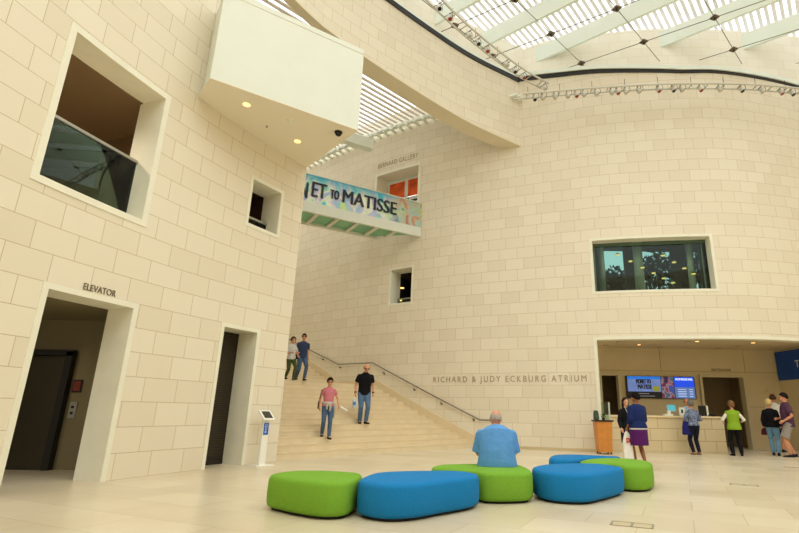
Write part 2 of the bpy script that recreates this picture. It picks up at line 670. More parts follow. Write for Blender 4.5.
# ---- lift lobby behind the tall opening
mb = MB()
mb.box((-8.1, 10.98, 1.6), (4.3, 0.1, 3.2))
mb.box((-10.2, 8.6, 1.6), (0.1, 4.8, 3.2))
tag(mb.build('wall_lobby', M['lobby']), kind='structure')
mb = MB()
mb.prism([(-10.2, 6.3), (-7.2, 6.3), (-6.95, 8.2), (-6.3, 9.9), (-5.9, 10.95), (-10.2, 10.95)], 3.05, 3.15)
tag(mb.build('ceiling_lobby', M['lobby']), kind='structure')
mb = MB()
mb.box((-6.9, 10.91, 0.06), (1.7, 0.03, 0.12))
tag(mb.build('baseboard_lobby', M['lobby']), kind='structure')

el = empty('elevator_door', (-8.68, 10.9, 0))
tag(el, 'dark bronze elevator door standing inside the tall opening under the ELEVATOR lettering', 'elevator door')
m1 = MB(); m1.box((-8.68, 10.87, 1.13), (1.06, 0.05, 2.26)); elp = rel(el, m1.build('door_panel', M['eldoor']))
m2 = MB()
for x in (-9.29, -8.07): m2.box((x, 10.85, 1.18), (0.14, 0.14, 2.36))
m2.box((-8.68, 10.85, 2.33), (1.36, 0.14, 0.12))
rel(el, m2.build('door_frame', M['dark']))
m3 = MB(); m3.box((-9.03, 10.835, 1.13), (0.012, 0.02, 2.24)); under(elp, m3.build('seam', M['black']))
x, y, z = on_y(72, 410, 10.9)
cp = empty('call_panel', (x, 10.92, z))
tag(cp, 'small dark call button plate on the lobby wall right of the elevator door', 'button panel')
m1 = MB(); m1.box((x, 10.915, z), (0.15, 0.025, 0.33)); rel(cp, m1.build('plate', M['steel'], bevel=0.004))
for dz in (0.06, -0.06):
    m1 = MB(); m1.tube([(x, 10.905, z + dz), (x, 10.885, z + dz)], 0.028, 12); rel(cp, m1.build('button', M['dark']))
x, y, z = on_y(77, 386, 10.9)
cp = empty('notice_plate', (x, 10.92, z))
tag(cp, 'small reddish notice plate above the elevator call buttons', 'notice')
m1 = MB(); m1.box((x, 10.91, z), (0.19, 0.02, 0.26)); rel(cp, m1.build('frame', M['dark']))
m1 = MB(); m1.box((x, 10.897, z), (0.15, 0.012, 0.2)); rel(cp, m1.build('panel', mat('red_notice', (120, 44, 30), 0.6)))

# ---- roller shutter behind the narrow opening
mb = MB()
pbox(mb, LP, 3.95, 5.6, -0.66, -0.70, 0, 3.4)
sh = mb.data('shutter', M['dark'])
sh = bpy.data.objects.new('roller_shutter', sh); COL.objects.link(sh)
tag(sh, 'closed dark slatted roller shutter set back inside the narrow doorway', 'shutter')
mb = MB()
for k in range(60):
    pbox(mb, LP, 3.9, 5.3, -0.635, -0.66, 0.12 + k * 0.05, 0.12 + k * 0.05 + 0.032, ds=2)
mb.build('slats', mat('shutter_slat', (74, 66, 52), 0.45, 0.5), sh)
mb = MB(); pbox(mb, LP, 3.9, 5.3, -0.62, -0.67, 0.0, 0.11, ds=2); mb.build('bottom_bar', M['dark'], sh)

# ---- gallery behind the large window opening
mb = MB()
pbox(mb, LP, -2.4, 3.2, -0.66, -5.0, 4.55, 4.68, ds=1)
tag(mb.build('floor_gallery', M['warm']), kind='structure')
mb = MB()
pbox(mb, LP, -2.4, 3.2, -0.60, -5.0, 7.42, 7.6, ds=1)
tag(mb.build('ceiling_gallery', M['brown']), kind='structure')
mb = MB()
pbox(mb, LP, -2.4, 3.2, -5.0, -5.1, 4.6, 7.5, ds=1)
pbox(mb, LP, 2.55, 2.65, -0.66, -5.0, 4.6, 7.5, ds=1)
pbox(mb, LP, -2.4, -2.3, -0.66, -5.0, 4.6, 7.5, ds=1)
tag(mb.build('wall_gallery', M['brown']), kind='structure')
def downlight(s, n, z, label, group, r=0.07, path=LP, lit=True):
    p = path.at(s, n, z)
    t = empty('recessed_downlight', p)
    tag(t, label, 'downlight', group)
    a = MB(); a.tube([p + Vector((0, 0, 0.01)), p - Vector((0, 0, 0.012))], [r, r], 16); tr_ = rel(t, a.build('trim_ring', M['trim']))
    a = MB(); a.tube([p - Vector((0, 0, 0.010)), p - Vector((0, 0, 0.018))], [r * 0.72, r * 0.72], 16); under(tr_, a.build('lens', M['lamp'] if lit else M['dark']))
    return t
downlight(0.75, -1.7, 7.41, 'small dim downlight in the brown ceiling seen through the big upper left opening', 'downlights in the gallery ceiling', lit=False)
downlight(0.0, -1.7, 7.41, 'small dim downlight in the brown ceiling seen through the big upper left opening', 'downlights in the gallery ceiling', lit=False)
def warm_spot(name, loc, energy, r=0.05):
    """a warm wide downward spot, for downlights and for added fill light"""
    l = bpy.data.lights.new(name, 'SPOT'); l.energy = energy; l.color = (1.0, 0.86, 0.66); l.shadow_soft_size = r; l.spot_size = math.radians(150); l.spot_blend = 0.8
    o_ = bpy.data.objects.new(name, l); COL.objects.link(o_); o_.location = loc
    return o_
for s_ in (0.75, 0.0, -1.2): warm_spot('gallery_lamp_fill', LP.at(s_, -1.7, 7.36), 90)  # spots at the two downlights, plus one added fill without a fitting
warm_spot('lobby_fill', (-8.4, 9.6, 3.0), 25)  # added fill light, the lobby ceiling has no fitting here
# glass balustrades
def balustrade(sa, sb, z0, z1, label, off=-0.42):
    t = empty('glass_balustrade', LP.at((sa + sb) / 2, off, z0))
    tag(t, label, 'balustrade')
    a = MB(); pbox(a, LP, sa, sb, off + 0.008, off - 0.008, z0, z1 - 0.03, ds=3); rel(t, a.build('glass_panel', M['green_glass']))
    a = MB(); pbox(a, LP, sa, sb, off + 0.03, off - 0.03, z1 - 0.035, z1 + 0.02, ds=3); rel(t, a.build('top_rail', M['steel']))
    a = MB(); pbox(a, LP, sa, sb, off + 0.02, off - 0.02, z0, z0 + 0.05, ds=3); rel(t, a.build('bottom_channel', M['dark']))
balustrade(WIN_A[0] + 0.13, WIN_A[1] - 0.13, 4.82, 6.03, 'greenish glass balustrade with steel rail across the large upper left opening')
balustrade(WIN_B[0] + 0.10, WIN_B[1] - 0.10, 5.68, 6.02, 'low glass balustrade with steel rail in the small square opening')
mb = MB()
pbox(mb, LP, 4.0, 5.9, -2.2, -2.25, 5.5, 7.3, ds=2)
pbox(mb, LP, 4.0, 5.9, -0.66, -2.25, 6.98, 7.05, ds=2)
pbox(mb, LP, 4.0, 5.9, -0.66, -2.25, 5.5, 5.58, ds=2)
pbox(mb, LP, 5.6, 5.66, -0.66, -2.25, 5.5, 7.0, ds=2)
tag(mb.build('wall_passage', mat('dark_brown_wall', (96, 62, 36), 0.7)), kind='structure')

# ================================================================== WHITE BALCONY BOX on the left wall
FL, FR, BR, BL = Vector((-5.20, 9.17)), Vector((-2.40, 11.16)), Vector((-4.24, 13.22)), Vector((-5.76, 9.95))
ZB, ZT = 8.0, 10.38
bx = empty('balcony', (-4.3, 11.0, ZB))
tag(bx, 'large plain white box balcony jutting from the left wall above the stair', 'balcony')
mb = MB()
q = [FL, FR, BR, BL]
edge = [LP.at(s_, 0.003) for s_ in LP.steps(S_CORNER, 2.45, 0.3)]
mb.prism([(FL.x, FL.y), (FR.x, FR.y)] + [(p.x, p.y) for p in edge], ZB - 0.014, ZB)
rel(bx, mb.build('soffit', mat('soffit_plaster', (236, 227, 206), 0.7)))
mb = MB()
def parapet_ring(mb, z0, z1, th):
    """three mitred lengths of wall round the open sides of the box"""
    out = [BL, FL, FR, BR]
    nn = []
    for p, q in zip(out, out[1:]):
        d = (q - p).normalized(); nn.append((d, Vector((-d.y, d.x)) * th))
    inn = [BL + nn[0][1]]
    for (d0, n0), (d1, n1), p in zip(nn, nn[1:], out[1:]):
        k = ((n1 - n0).dot(Vector((-d1.y, d1.x)))) / d0.dot(Vector((-d1.y, d1.x)))
        inn.append(p + n0 + d0 * k)
    inn.append(BR + nn[-1][1])
    for i in range(3):
        mb.prism([(v.x, v.y) for v in (out[i], out[i + 1], inn[i + 1], inn[i])], z0, z1)
parapet_ring(mb, ZB + 0.001, ZT - 0.165, 0.14)
rel(bx, mb.build('parapet', M['white']))
mb = MB(); parapet_ring(mb, ZT - 0.14, ZT, 0.2); rel(bx, mb.build('coping', M['white']))
mb = MB()
FL0, FR0, BR0, BL0 = FL, FR, BR, BL
c_ = (FL + FR + BR + BL) / 4
FL, FR, BR, BL = [p + (c_ - p).normalized() * 0.02 for p in (FL, FR, BR, BL)]
parapet_ring(mb, ZT - 0.165, ZT - 0.14, 0.1)
FL, FR, BR, BL = FL0, FR0, BR0, BL0
rel(bx, mb.build('shadow_gap', M['warm']))
def soffit_light(px, py):
    x, y, z = on_z(px, py, ZB)
    t = empty('recessed_downlight', (x, y, ZB))
    a = MB(); a.tube([(x, y, ZB), (x, y, ZB - 0.015)], 0.11, 20); tr_ = rel(t, a.build('trim_ring', M['trim']))
    a = MB(); a.tube([(x, y, ZB - 0.014), (x, y, ZB - 0.022)], 0.08, 20); under(tr_, a.build('lens', M['lamp']))
    return t
tag(soffit_light(246.7, 104.1), 'lit round downlight under the white balcony, nearer its left end', 'downlight')
tag(soffit_light(297.5, 140.8), 'lit round downlight under the white balcony, nearer the bridge', 'downlight')
x, y, z = on_z(290.6, 120, ZB)
a = MB(); a.tube([(x, y, ZB), (x, y, ZB - 0.03), (x, y, ZB - 0.05)], [0.08, 0.08, 0.04], 16)
tag(a.build('smoke_detector', M['trim'], smooth=False), 'pale round smoke detector under the white balcony between two downlights', 'smoke detector')
x, y, z = on_z(267, 125.6, ZB)
a = MB(); a.tube([(x, y, ZB), (x, y, ZB - 0.02), (x, y, ZB - 0.05), (x, y, ZB - 0.055)], [0.035, 0.03, 0.012, 0.03], 12)
tag(a.build('sprinkler_head', M['steel']), 'tiny metal sprinkler head under the white balcony', 'sprinkler')
x, y, z = on_z(338.5, 131.5, ZB)
sc_ = empty('security_camera', (x, y, ZB))
tag(sc_, 'black dome security camera under the front corner of the white balcony', 'security camera')
a = MB(); a.tube([(x, y, ZB), (x, y, ZB - 0.04)], [0.10, 0.10], 20); rel(sc_, a.build('base', M['black']))
a = MB(); a.ball((x, y, ZB - 0.05), (0.085, 0.085, 0.085)); rel(sc_, a.build('dome', mat('smoked_dome', (14, 14, 16), 0.1), smooth=True))

# ================================================================== RIGHT WALL (gallery wall, atrium back wall)
sA, _ = RP.hit(588.4, 238.8); sB, _ = RP.hit(711.5, 233.5)
WIN_R = (sA, sB, 5.50, 7.68)
sT, _ = RP.hit(595.5, 380)
sT2 = next(RP.s[i] for i in range(len(RP.p)) if RP.p[i].x > 13.95)
Z_HEAD = RP.hit(640, 336)[1]
TICKET = (sT, sT2, 0.0, Z_HEAD)
sG0, _ = RP.hit(376, 173.8, 0, S_JOIN); sG1, _ = RP.hit(420.5, 163.5, 0, S_JOIN)
Z_BR0 = RP.hit(421.5, 236.8)[1]; Z_BR1 = RP.hit(421, 228)[1]; Z_BR2 = RP.hit(420.5, 204)[1]
GDOOR = (sG0, sG1, Z_BR1 - 0.05, (RP.hit(376, 173.8)[1] + RP.hit(420.5, 163.5)[1]) / 2)
sQ0, _ = RP.hit(389, 285); sQ1, _ = RP.hit(413, 285)
WIN_Q = (sQ0, sQ1, (RP.hit(393, 305.8)[1] + RP.hit(413.8, 303.2)[1]) / 2, (RP.hit(389, 268.5)[1] + RP.hit(412, 265.6)[1]) / 2)
mb = MB()
wall_grid(mb, RP, 0, RP.s[-1], [], 0.0, right_top, [WIN_R, TICKET, GDOOR, WIN_Q])
tag(mb.build('wall_back', M['stone']), kind='structure')
mb = MB()
pbox(mb, RP, 0, sT, 0.012, -0.05, 0, 0.10)
tag(mb.build('baseboard_back', M['recess']), kind='structure')
mb = MB(); frame_ring(mb, RP, *WIN_R, 0.10, 0.42); tag(mb.build('window_3', M['trim']), kind='structure')
mb = MB(); frame_ring(mb, RP, *WIN_Q, 0.09, 0.70); tag(mb.build('window_4', M['trim']), kind='structure')
mb = MB(); frame_ring(mb, RP, *GDOOR, 0.11, 0.85, 0.015, False); tag(mb.build('door_3', M['trim']), kind='structure')
mb = MB(); frame_ring(mb, RP, *TICKET, 0.11, 0.32, 0.02, False); tag(mb.build('trim_2', M['trim']), kind='structure')

# ---- dark room behind the wide window: hanging lamps, pale columns, trees outside its far windows
YF = 20.6
xa, xb = 4.9, 12.6
mb = MB()
mb.box(((xa + xb) / 2, 20.35, 8.45), (xb - xa, 2.9, 0.1))
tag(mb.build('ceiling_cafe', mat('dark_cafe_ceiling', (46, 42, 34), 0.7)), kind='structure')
mb = MB()
mb.box(((xa + xb) / 2, 20.35, 5.25), (xb - xa, 2.9, 0.1))
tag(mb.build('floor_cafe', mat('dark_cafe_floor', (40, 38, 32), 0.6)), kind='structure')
mb = MB()
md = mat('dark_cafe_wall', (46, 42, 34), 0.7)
mb.box((xa, 20.4, 6.85), (0.1, 2.8, 3.2)); mb.box((xb, 20.4, 6.85), (0.1, 2.8, 3.2))
cut = [xa] + [on_y(px, 265, YF)[0] for px in (601, 624, 641, 671, 692, 700)] + [xb]
for a_, b_ in zip(cut[::2], cut[1::2]): mb.box(((a_ + b_) / 2, YF, 6.85), (b_ - a_, 0.12, 3.2))
tag(mb.build('wall_cafe', md), kind='structure')
mb = MB(); mb.box((10.4, 25.0, 7.6), (14, 0.05, 6))
msk = mat('far_window_daylight', (150, 170, 180), 0.8, emit=(170, 190, 204), es=2.2)
tag(mb.build('sky_beyond_cafe', msk), kind='structure')
def foliage_mesh(c, r, n, seed, lo=0.08, hi=0.17, tall=1.15):
    rd = random.Random(seed); b = MB()
    for k in range(n):
        th, ph, q = rd.uniform(0, 2 * PI), math.acos(rd.uniform(-1, 1)), r * rd.uniform(0.4, 1)
        p = Vector(c) + Vector((q * math.sin(ph) * math.cos(th), q * 0.7 * math.sin(ph) * math.sin(th), q * tall * math.cos(ph)))
        u = Vector((rd.uniform(-1, 1), rd.uniform(-1, 1), rd.uniform(-1, 1))).normalized(); v = u.cross(Vector((rd.uniform(-1, 1), rd.uniform(-1, 1), 1))).normalized()
        s_ = rd.uniform(lo, hi)
        b.add([p, p + u * s_ + v * s_ * 0.5, p + u * s_ * 2, p + u * s_ - v * s_ * 0.5], [(0, 1, 2, 3)])
    return b
mleaf = mat('tree_leaves', (50, 60, 42), 0.8, noise=0.3, nscale=4); mbark = mat('tree_bark', (50, 40, 30), 0.9)
for k, (px, py, r, n, lab) in enumerate(((614, 290, 0.95, 1500, 'dark leafy tree seen through the left part of the wide upper window'), (657, 272, 0.95, 900, 'dark leafy tree seen through the middle of the wide upper window'), (697, 268, 0.8, 700, 'dark leafy tree seen at the right end of the wide upper window'))):
    x, _, z = on_y(px, py, 22.6)
    t = empty('tree', (x, 22.6, 4.2)); tag(t, lab, 'tree')
    rel(t, foliage_mesh((x, 22.6, z), r, n, k).build('foliage', mleaf))
    a = MB(); a.tube([(x, 22.6, 4.2), (x + 0.05, 22.6, z)], [0.12, 0.06], 8); rel(t, a.build('trunk', mbark))
mcol = mat('grey_column', (196, 198, 184), 0.6)
for px, y_, r_, lab in ((638.5, 20.15, 0.19, 'pale round column inside the wide upper window, left of the pair'), (690.5, 20.15, 0.13, 'slim pale round column inside the wide upper window, right of the pair'), (601.5, 20.15, 0.13, 'pale round column at the left end of the wide upper window')):
    x = on_y(px, 265, y_)[0]
    a = MB(); a.cyl((x, y_, 5.3), r_, 3.1, 20)
    tag(a.build('column', mcol, origin=(x, y_, 5.3)), lab, 'column')
for px, py in ((617.6, 254.5), (630.5, 261), (642.5, 267.3), (653.5, 272.8), (663.8, 278), (662.8, 255.3), (674, 262), (684.3, 268), (693.6, 273.5), (673, 282.4)):
    x, y, z = on_y(px, py, 19.55 if px < 662 or px in (663.8, 673) else 19.2)
    t = empty('pendant_lamp', (x, y, z))
    tag(t, 'small glowing lamp hanging in the dark room behind the wide upper window', 'lamp', 'hanging lamps behind the wide upper window')
    a = MB(); a.tube([(x, y, z + 0.05), (x, y, z)], [0.05, 0.09], 12); sh_ = rel(t, a.build('shade', M['dark']))
    a = MB(); a.tube([(x, y, z), (x, y, z - 0.03)], 0.08, 12); under(sh_, a.build('bulb', M['lamp']))
    a = MB(); a.tube([(x, y, z + 0.05), (x, y, 8.4)], 0.004, 5); rel(t, a.build('cord', M['black']))
mb = MB()
pbox(mb, RP, WIN_R[0] + 0.1, WIN_R[1] - 0.1, -0.40, -0.42, WIN_R[2] + 0.1, WIN_R[3] - 0.1, ds=3)
wp = empty('window_pane', RP.at((WIN_R[0] + WIN_R[1]) / 2, -0.41, WIN_R[2])); wp['kind'] = 'structure'
rel(wp, mb.build('pane', M['green_glass']))
mb = MB()
for a_, b_ in ((WIN_R[0] + 0.1, WIN_R[0] + 0.17), (WIN_R[1] - 0.30, WIN_R[1] - 0.26)): pbox(mb, RP, a_, b_, -0.38, -0.45, WIN_R[2] + 0.1, WIN_R[3] - 0.1, ds=3)
pbox(mb, RP, WIN_R[0] + 0.1, WIN_R[1] - 0.1, -0.38, -0.45, WIN_R[3] - 0.22, WIN_R[3] - 0.1, ds=3)
rel(wp, mb.build('pane_frame', mat('green_window_frame', (78, 100, 80), 0.4)))

for x_ in (7.0, 9.2): warm_spot('cafe_fill', (x_, 19.2, 8.2), 70)  # added fill lights brightening the room and its columns, no fittings

# ---- dark room behind the small window
mb = MB()
pbox(mb, RP, WIN_Q[0] - 0.6, WIN_Q[1] + 0.8, -3.0, -3.1, WIN_Q[2] - 0.3, WIN_Q[3] + 0.5, ds=3)
pbox(mb, RP, WIN_Q[0] - 0.6, WIN_Q[1] + 0.8, -0.7, -3.1, WIN_Q[3], WIN_Q[3] + 0.06, ds=3)
pbox(mb, RP, WIN_Q[0] - 0.6, WIN_Q[1] + 0.8, -0.7, -3.1, WIN_Q[2] - 0.06, WIN_Q[2], ds=3)
pbox(mb, RP, WIN_Q[0] - 0.66, WIN_Q[0] - 0.6, -0.7, -3.1, WIN_Q[2] - 0.06, WIN_Q[3], ds=3)
pbox(mb, RP, WIN_Q[1] + 0.8, WIN_Q[1] + 0.86, -0.7, -3.1, WIN_Q[2] - 0.06, WIN_Q[3], ds=3)
tag(mb.build('wall_stairwell', mat('black_room', (28, 22, 14), 0.7)), kind='structure')
t = empty('glass_balustrade', RP.at((sQ0 + sQ1) / 2, -0.6, WIN_Q[2] + 0.09)); tag(t, 'low glass balustrade in the small window of the back wall above the stair', 'balustrade')
a = MB(); pbox(a, RP, sQ0 + 0.1, sQ1 - 0.1, -0.55, -0.565, WIN_Q[2] + 0.09, WIN_Q[2] + 0.38, ds=3); rel(t, a.build('glass_panel', M['clear']))
a = MB(); pbox(a, RP, sQ0 + 0.1, sQ1 - 0.1, -0.53, -0.59, WIN_Q[2] + 0.38, WIN_Q[2] + 0.43, ds=3); rel(t, a.build('top_rail', M['steel']))
for px, py, lab in ((400.2, 275.5, 'bright yellow lamp glowing in the small window of the back wall, uppermost of three'), (402, 288, 'faint lamp strip in the small window of the back wall, middle of three'), (400.5, 300.2, 'small yellow lamp low in the small window of the back wall')):
    s_, z_ = RP.hit(px, py, 0, S_JOIN, -1.6)
    p = RP.at(s_, -1.6, z_)
    t = empty('wall_lamp', p); tag(t, lab, 'lamp')
    a = MB(); a.ball(p, (0.085, 0.085, 0.07) if '275' in str(py) or py < 280 else (0.11, 0.06, 0.03) if py < 290 else (0.06, 0.06, 0.05)); rel(t, a.build('bulb', M['lamp']))
    a = MB(); a.tube([p + Vector((0, 0, 0.05)), p + Vector((0, 0, WIN_Q[3] - z_))], 0.008, 6); rel(t, a.build('cord', M['black']))

# ---- gallery door leaves with posters
dr = empty('gallery_door', RP.at((sG0 + sG1) / 2, -0.8, GDOOR[2])); tag(dr, 'white framed glass double door with orange posters at the end of the bridge', 'door')
a = MB()
zt, zb_ = GDOOR[3] - 0.11, GDOOR[2]
for s_ in (sG0 + 0.15, (sG0 + sG1) / 2, sG1 - 0.17): pbox(a, RP, s_ - 0.07, s_ + 0.07, -0.74, -0.82, zb_, zt, ds=3)
for z_ in (zt - 0.16, zt - 1.25, zt - 1.55 - 0.9): pbox(a, RP, sG0 + 0.1, sG1 - 0.1, -0.75, -0.81, z_, z_ + 0.16, ds=3)
rel(dr, a.build('door_frame', M['white']))
mid = (sG0 + sG1) / 2
mpo = mat('orange_poster', (232, 92, 30), 0.7, noise=0.35, nscale=2.5); mpd = mat('navy_poster', (26, 30, 52), 0.7); mpp = mat('violet_poster', (112, 84, 168), 0.7, noise=0.2)
for a0, a1 in ((sG0 + 0.24, mid - 0.09), (mid + 0.09, sG1 - 0.26)):
    for zz0, zz1, mm in ((zt - 1.05, zt - 0.18, mpo), (zt - 1.95, zt - 1.25 + 0.12, mpd), (zt - 2.9, zt - 1.97, mpp)):
        a = MB(); pbox(a, RP, a0, a1, -0.775, -0.79, zz0, zz1, ds=3); po = rel(dr, a.build('poster', mm))
        if mm is mpd: pod = po
    for k in range(3):
        a = MB(); pbox(a, RP, a0 + 0.1, a1 - 0.15 - 0.12 * (k % 2), -0.765, -0.775, zt - 1.42 - k * 0.16, zt - 1.37 - k * 0.16, ds=3); under(pod, a.build('poster_line', M['white']))

# ---- ticket recess
YB = 21.0
ZC = Z_HEAD
pl = [RP.at(s_, -0.3) for s_ in RP.steps(sT - 0.1, sT2 + 0.3, 0.6)]
xl, xr = pl[0].x, pl[-1].x
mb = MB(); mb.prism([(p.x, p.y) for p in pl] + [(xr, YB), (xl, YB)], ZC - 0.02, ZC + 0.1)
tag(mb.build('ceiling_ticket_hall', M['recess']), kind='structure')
D1 = (on_y(598, 372, YB), on_y(619.5, 372, YB)); D2 = (on_y(698, 374.5, YB), on_y(743.5, 375.5, YB))
zd = D2[0][2]
mb = MB()
xs = [xl - 0.3, D1[0][0], D1[1][0], D2[0][0], D2[1][0], xr + 0.3]
for a_, b_, z_ in ((xs[0], xs[1], 0), (xs[1], xs[2], zd), (xs[2], xs[3], 0), (xs[3], xs[4], zd), (xs[4], xs[5], 0)):
    mb.box(((a_ + b_) / 2, YB + 0.1, (z_ + ZC) / 2), (b_ - a_, 0.2, ZC - z_))
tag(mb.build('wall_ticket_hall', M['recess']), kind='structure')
mb = MB()
zj = on_y(660, 371, YB)[2]
mb.box(((xl + xr) / 2, YB - 0.004, zj), (xr - xl, 0.012, 0.014))
for px in (660, 743.5):
    mb.box((on_y(px, 360, YB)[0], YB - 0.004, (zj + ZC) / 2), (0.014, 0.012, ZC - zj))
mb.box((on_y(752, 403, YB)[0] + 0.6, YB - 0.004, 1.62), (1.6, 0.012, 0.014))
tag(mb.build('trim_3', mat('joint_line', (150, 128, 90), 0.7)), kind='structure')
for n_, (p, q) in (('door_4', D1), ('door_5', D2)):
    mb = MB()
    for x in (p[0] + 0.05, q[0] - 0.05): mb.box((x, YB + 0.05, zd / 2 + 0.002), (0.10, 0.34, zd))
    mb.box(((p[0] + q[0]) / 2, YB + 0.05, zd - 0.05), (q[0] - p[0] - 0.2, 0.34, 0.10))
    tag(mb.build(n_, mat('recess_trim', (196, 182, 146), 0.6)), kind='structure')
    mb = MB()
    w_ = q[0] - p[0]
    mb.box(((p[0] + q[0]) / 2, YB + 2.0, zd / 2), (w_ + 1.2, 0.1, zd + 0.4))
    mb.box((p[0] - 0.5, YB + 1.1, zd / 2), (0.1, 1.9, zd + 0.4)); mb.box((q[0] + 0.5, YB + 1.1, zd / 2), (0.1, 1.9, zd + 0.4))
    mb.box(((p[0] + q[0]) / 2, YB + 1.1, zd + 0.25), (w_ + 1.2, 1.9, 0.1))
    tag(mb.build('wall_corridor', mat('corridor_paint', (150, 128, 92), 0.7)), kind='structure')
# side wall with the blue sign
XS = on_y(779, 380, YB)[0]
sd = Vector((0.10, -1.0)).normalized()
mb = MB()
mb.prism([(XS, YB), (XS + sd.x * 2.75, YB + sd.y * 2.75), (XS + sd.x * 2.75 + 0.4, YB + sd.y * 2.75), (XS + 0.15, YB)], 0, ZC)
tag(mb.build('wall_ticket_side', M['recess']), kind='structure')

# ================================================================== STAIR
P0, P1 = Vector(on_z(275, 460.5)[:2]), Vector(on_z(475, 447.5)[:2])
U = (P1 - P0).normalized()
V = Vector((-U.y, U.x))
RISE, RUN, NST = 0.163, 0.35, 14
LAND = 2.6
def wall_limit(base, off=0.02):
    """how far along U from BASE the back wall stands"""
    lo, hi = 0.0, 14.0
    def side(k):
        q = base + U * k
        s_ = min(range(len(RP.p)), key=lambda i: (RP.p[i] - q).length_squared)
        return (q - RP.p[s_]).dot(RP.n(RP.s[s_])) - off
    for _ in range(30):
        m = (lo + hi) / 2
        if side(m) > 0: lo = m
        else: hi = m
    return lo
mb = MB()
def tread(k, v0, v1, z1, z0=0.0):
    a, b = P0 + V * v0, P0 + V * v1
    ka, kb = wall_limit(a), wall_limit(b)
    x0 = a - U * 0.0; 
    ext = 1.6 + 0.25 * k
    pts = [a - U * min(ext, 0.02 + 0.35 * v0 + 0.0), a + U * ka, b + U * kb, b - U * min(ext, 0.02 + 0.35 * v1)]
    mb.prism([(p.x, p.y) for p in pts], z0, z1 - 0.03)
    f = V * 0.008
    mb.prism([((pts[0] - f).x, (pts[0] - f).y), ((pts[1] - f).x, (pts[1] - f).y), (pts[2].x, pts[2].y), (pts[3].x, pts[3].y)], z1 - 0.03, z1, 1)
for k in range(NST):
    v0 = k * RUN
    v1 = v0 + (RUN if k < NST - 1 else LAND)
    tread(k, v0, v1, RISE * (k + 1))
for k in range(10):
    v0 = (NST - 1) * RUN + LAND + k * RUN
    tread(NST + k, v0, v0 + (RUN if k < 9 else 3.0), RISE * (NST + k + 1))
st = tag(mb.build('stairs', [M['step'], M['step_edge']]), kind='structure')
# sloping skirting along the back wall
def stair_z(q):
    v = (q - P0).dot(V)
    n1 = (NST - 1) * RUN
    if v < 0: return 0.0
    if v <= n1: return RISE * (v / RUN + 1)
    if v <= n1 + LAND: return RISE * NST
    return RISE * NST + RISE * ((v - n1 - LAND) / RUN + 1)
mb = MB()
ss = [s_ for s_ in RP.steps(RP.hit(470, 448)[0], 6.0, 0.2)]
ss = [s_ for s_ in ss]
s_low = RP.hit(474, 447)[0]
s_hi = RP.hit(300, 360, 0, S_JOIN)[0]
pbox(mb, RP, s_hi, s_low + 0.5, 0.05, -0.05, 0.0, lambda s_: stair_z(RP.at(s_).xy) + 0.20, ds=0.18)
tag(mb.build('trim_4', M['step_edge']), kind='structure')

# handrail along the back wall
hr = empty('handrail', RP.at(s_low, 0.12, 0)); tag(hr, 'slim metal handrail on brackets following the stair along the back wall', 'handrail')
pts_px = [(497, 420.2), (480, 420), (372.5, 362.8), (338, 364.3), (304, 347)]
hp = []
for px, py in pts_px:
    s_, z_ = RP.hit(px, py, 0, S_JOIN, 0.10)
    hp.append((s_, z_))
s_x, z_x = hp[-1]
hp.append((s_x - 3.0, z_x + 3.0 * 0.36))
a = MB()
pp = []
for (s0_, z0_), (s1_, z1_) in zip(hp, hp[1:]):
    for k in range(8):
        pp.append(RP.at(s0_ + (s1_ - s0_) * k / 8, 0.10, z0_ + (z1_ - z0_) * k / 8))
pp.append(RP.at(hp[-1][0], 0.10, hp[-1][1]))
a.tube(pp, 0.024, 8); rel(hr, a.build('rail', M['rail']))
for px, py in ((473, 417.5), (440.5, 401.5), (413.5, 387.5), (383, 371.5), (339, 365.5), (322, 357.5)):
    s_, z_ = RP.hit(px, py, 0, S_JOIN, 0.10)
    a = MB(); p = RP.at(s_, 0.10, z_ + 0.0)
    a.tube([p, RP.at(s_, 0.10, z_ - 0.07), RP.at(s_, 0.0, z_ - 0.09)], 0.012, 6)
    a.tube([RP.at(s_, 0.03, z_ - 0.09), RP.at(s_, 0.0, z_ - 0.09)], 0.035, 10)
    rel(hr, a.build('bracket', M['dark']))

# unseen wall closing the stair alcove behind the drum, added to darken it
mb = MB()
pl_ = [RP.at(0.05, 0.0), Vector((-15.5, 26.0, 0)), Vector((-13.5, 17.5, 0)), LP.at(3.75, -0.67), ]
ps = Path([(p.x, p.y) for p in pl_])
pbox(mb, ps, 0, ps.s[-1], 0.0, 0.1, 0, 14.9, ds=1.0)
tag(mb.build('wall_stair', M['warm']), kind='structure')

# ================================================================== BRIDGE
A = Vector(on_z(421.5, 236.8, Z_BR0)[:2]); B = Vector(on_z(304, 210.6, Z_BR0)[:2])
bd = (B - A).normalized(); bn = Vector((bd.y, -bd.x))
if bn.y < 0: bn = -bn
far = Vector(on_z(373, 239, Z_BR0)[:2])
WB = max(1.2, (far - A).dot(bn))
LB = (B - A).length + 2.6
bg_ = empty('footbridge', (A.x, A.y, Z_BR0)); tag(bg_, 'white footbridge with a green glass floor crossing to the gallery door', 'bridge')
E0 = 0.03
SLOPE_END = (far - A).dot(bd) / WB
def bpt(l, n_, z): q = A + bd * l + bn * n_; return Vector((q.x, q.y, z))
def bprism(mb, l0, l1, n0, n1, z0, z1, mi=0):
    k = SLOPE_END if l0 <= E0 + 0.06 else 0.0
    q = [bpt(l0 + k * n0, n0, 0), bpt(l1, n0, 0), bpt(l1, n1, 0), bpt(l0 + k * n1, n1, 0)]
    mb.prism([(p.x, p.y) for p in q], z0, z1, mi)
a = MB(); bprism(a, E0, LB, 0, 0.12, Z_BR0, Z_BR1); rel(bg_, a.build('fascia', M['white']))
a = MB(); bprism(a, E0, LB, WB - 0.16, WB, Z_BR0 - 0.0, Z_BR1); rel(bg_, a.build('fascia', M['white']))
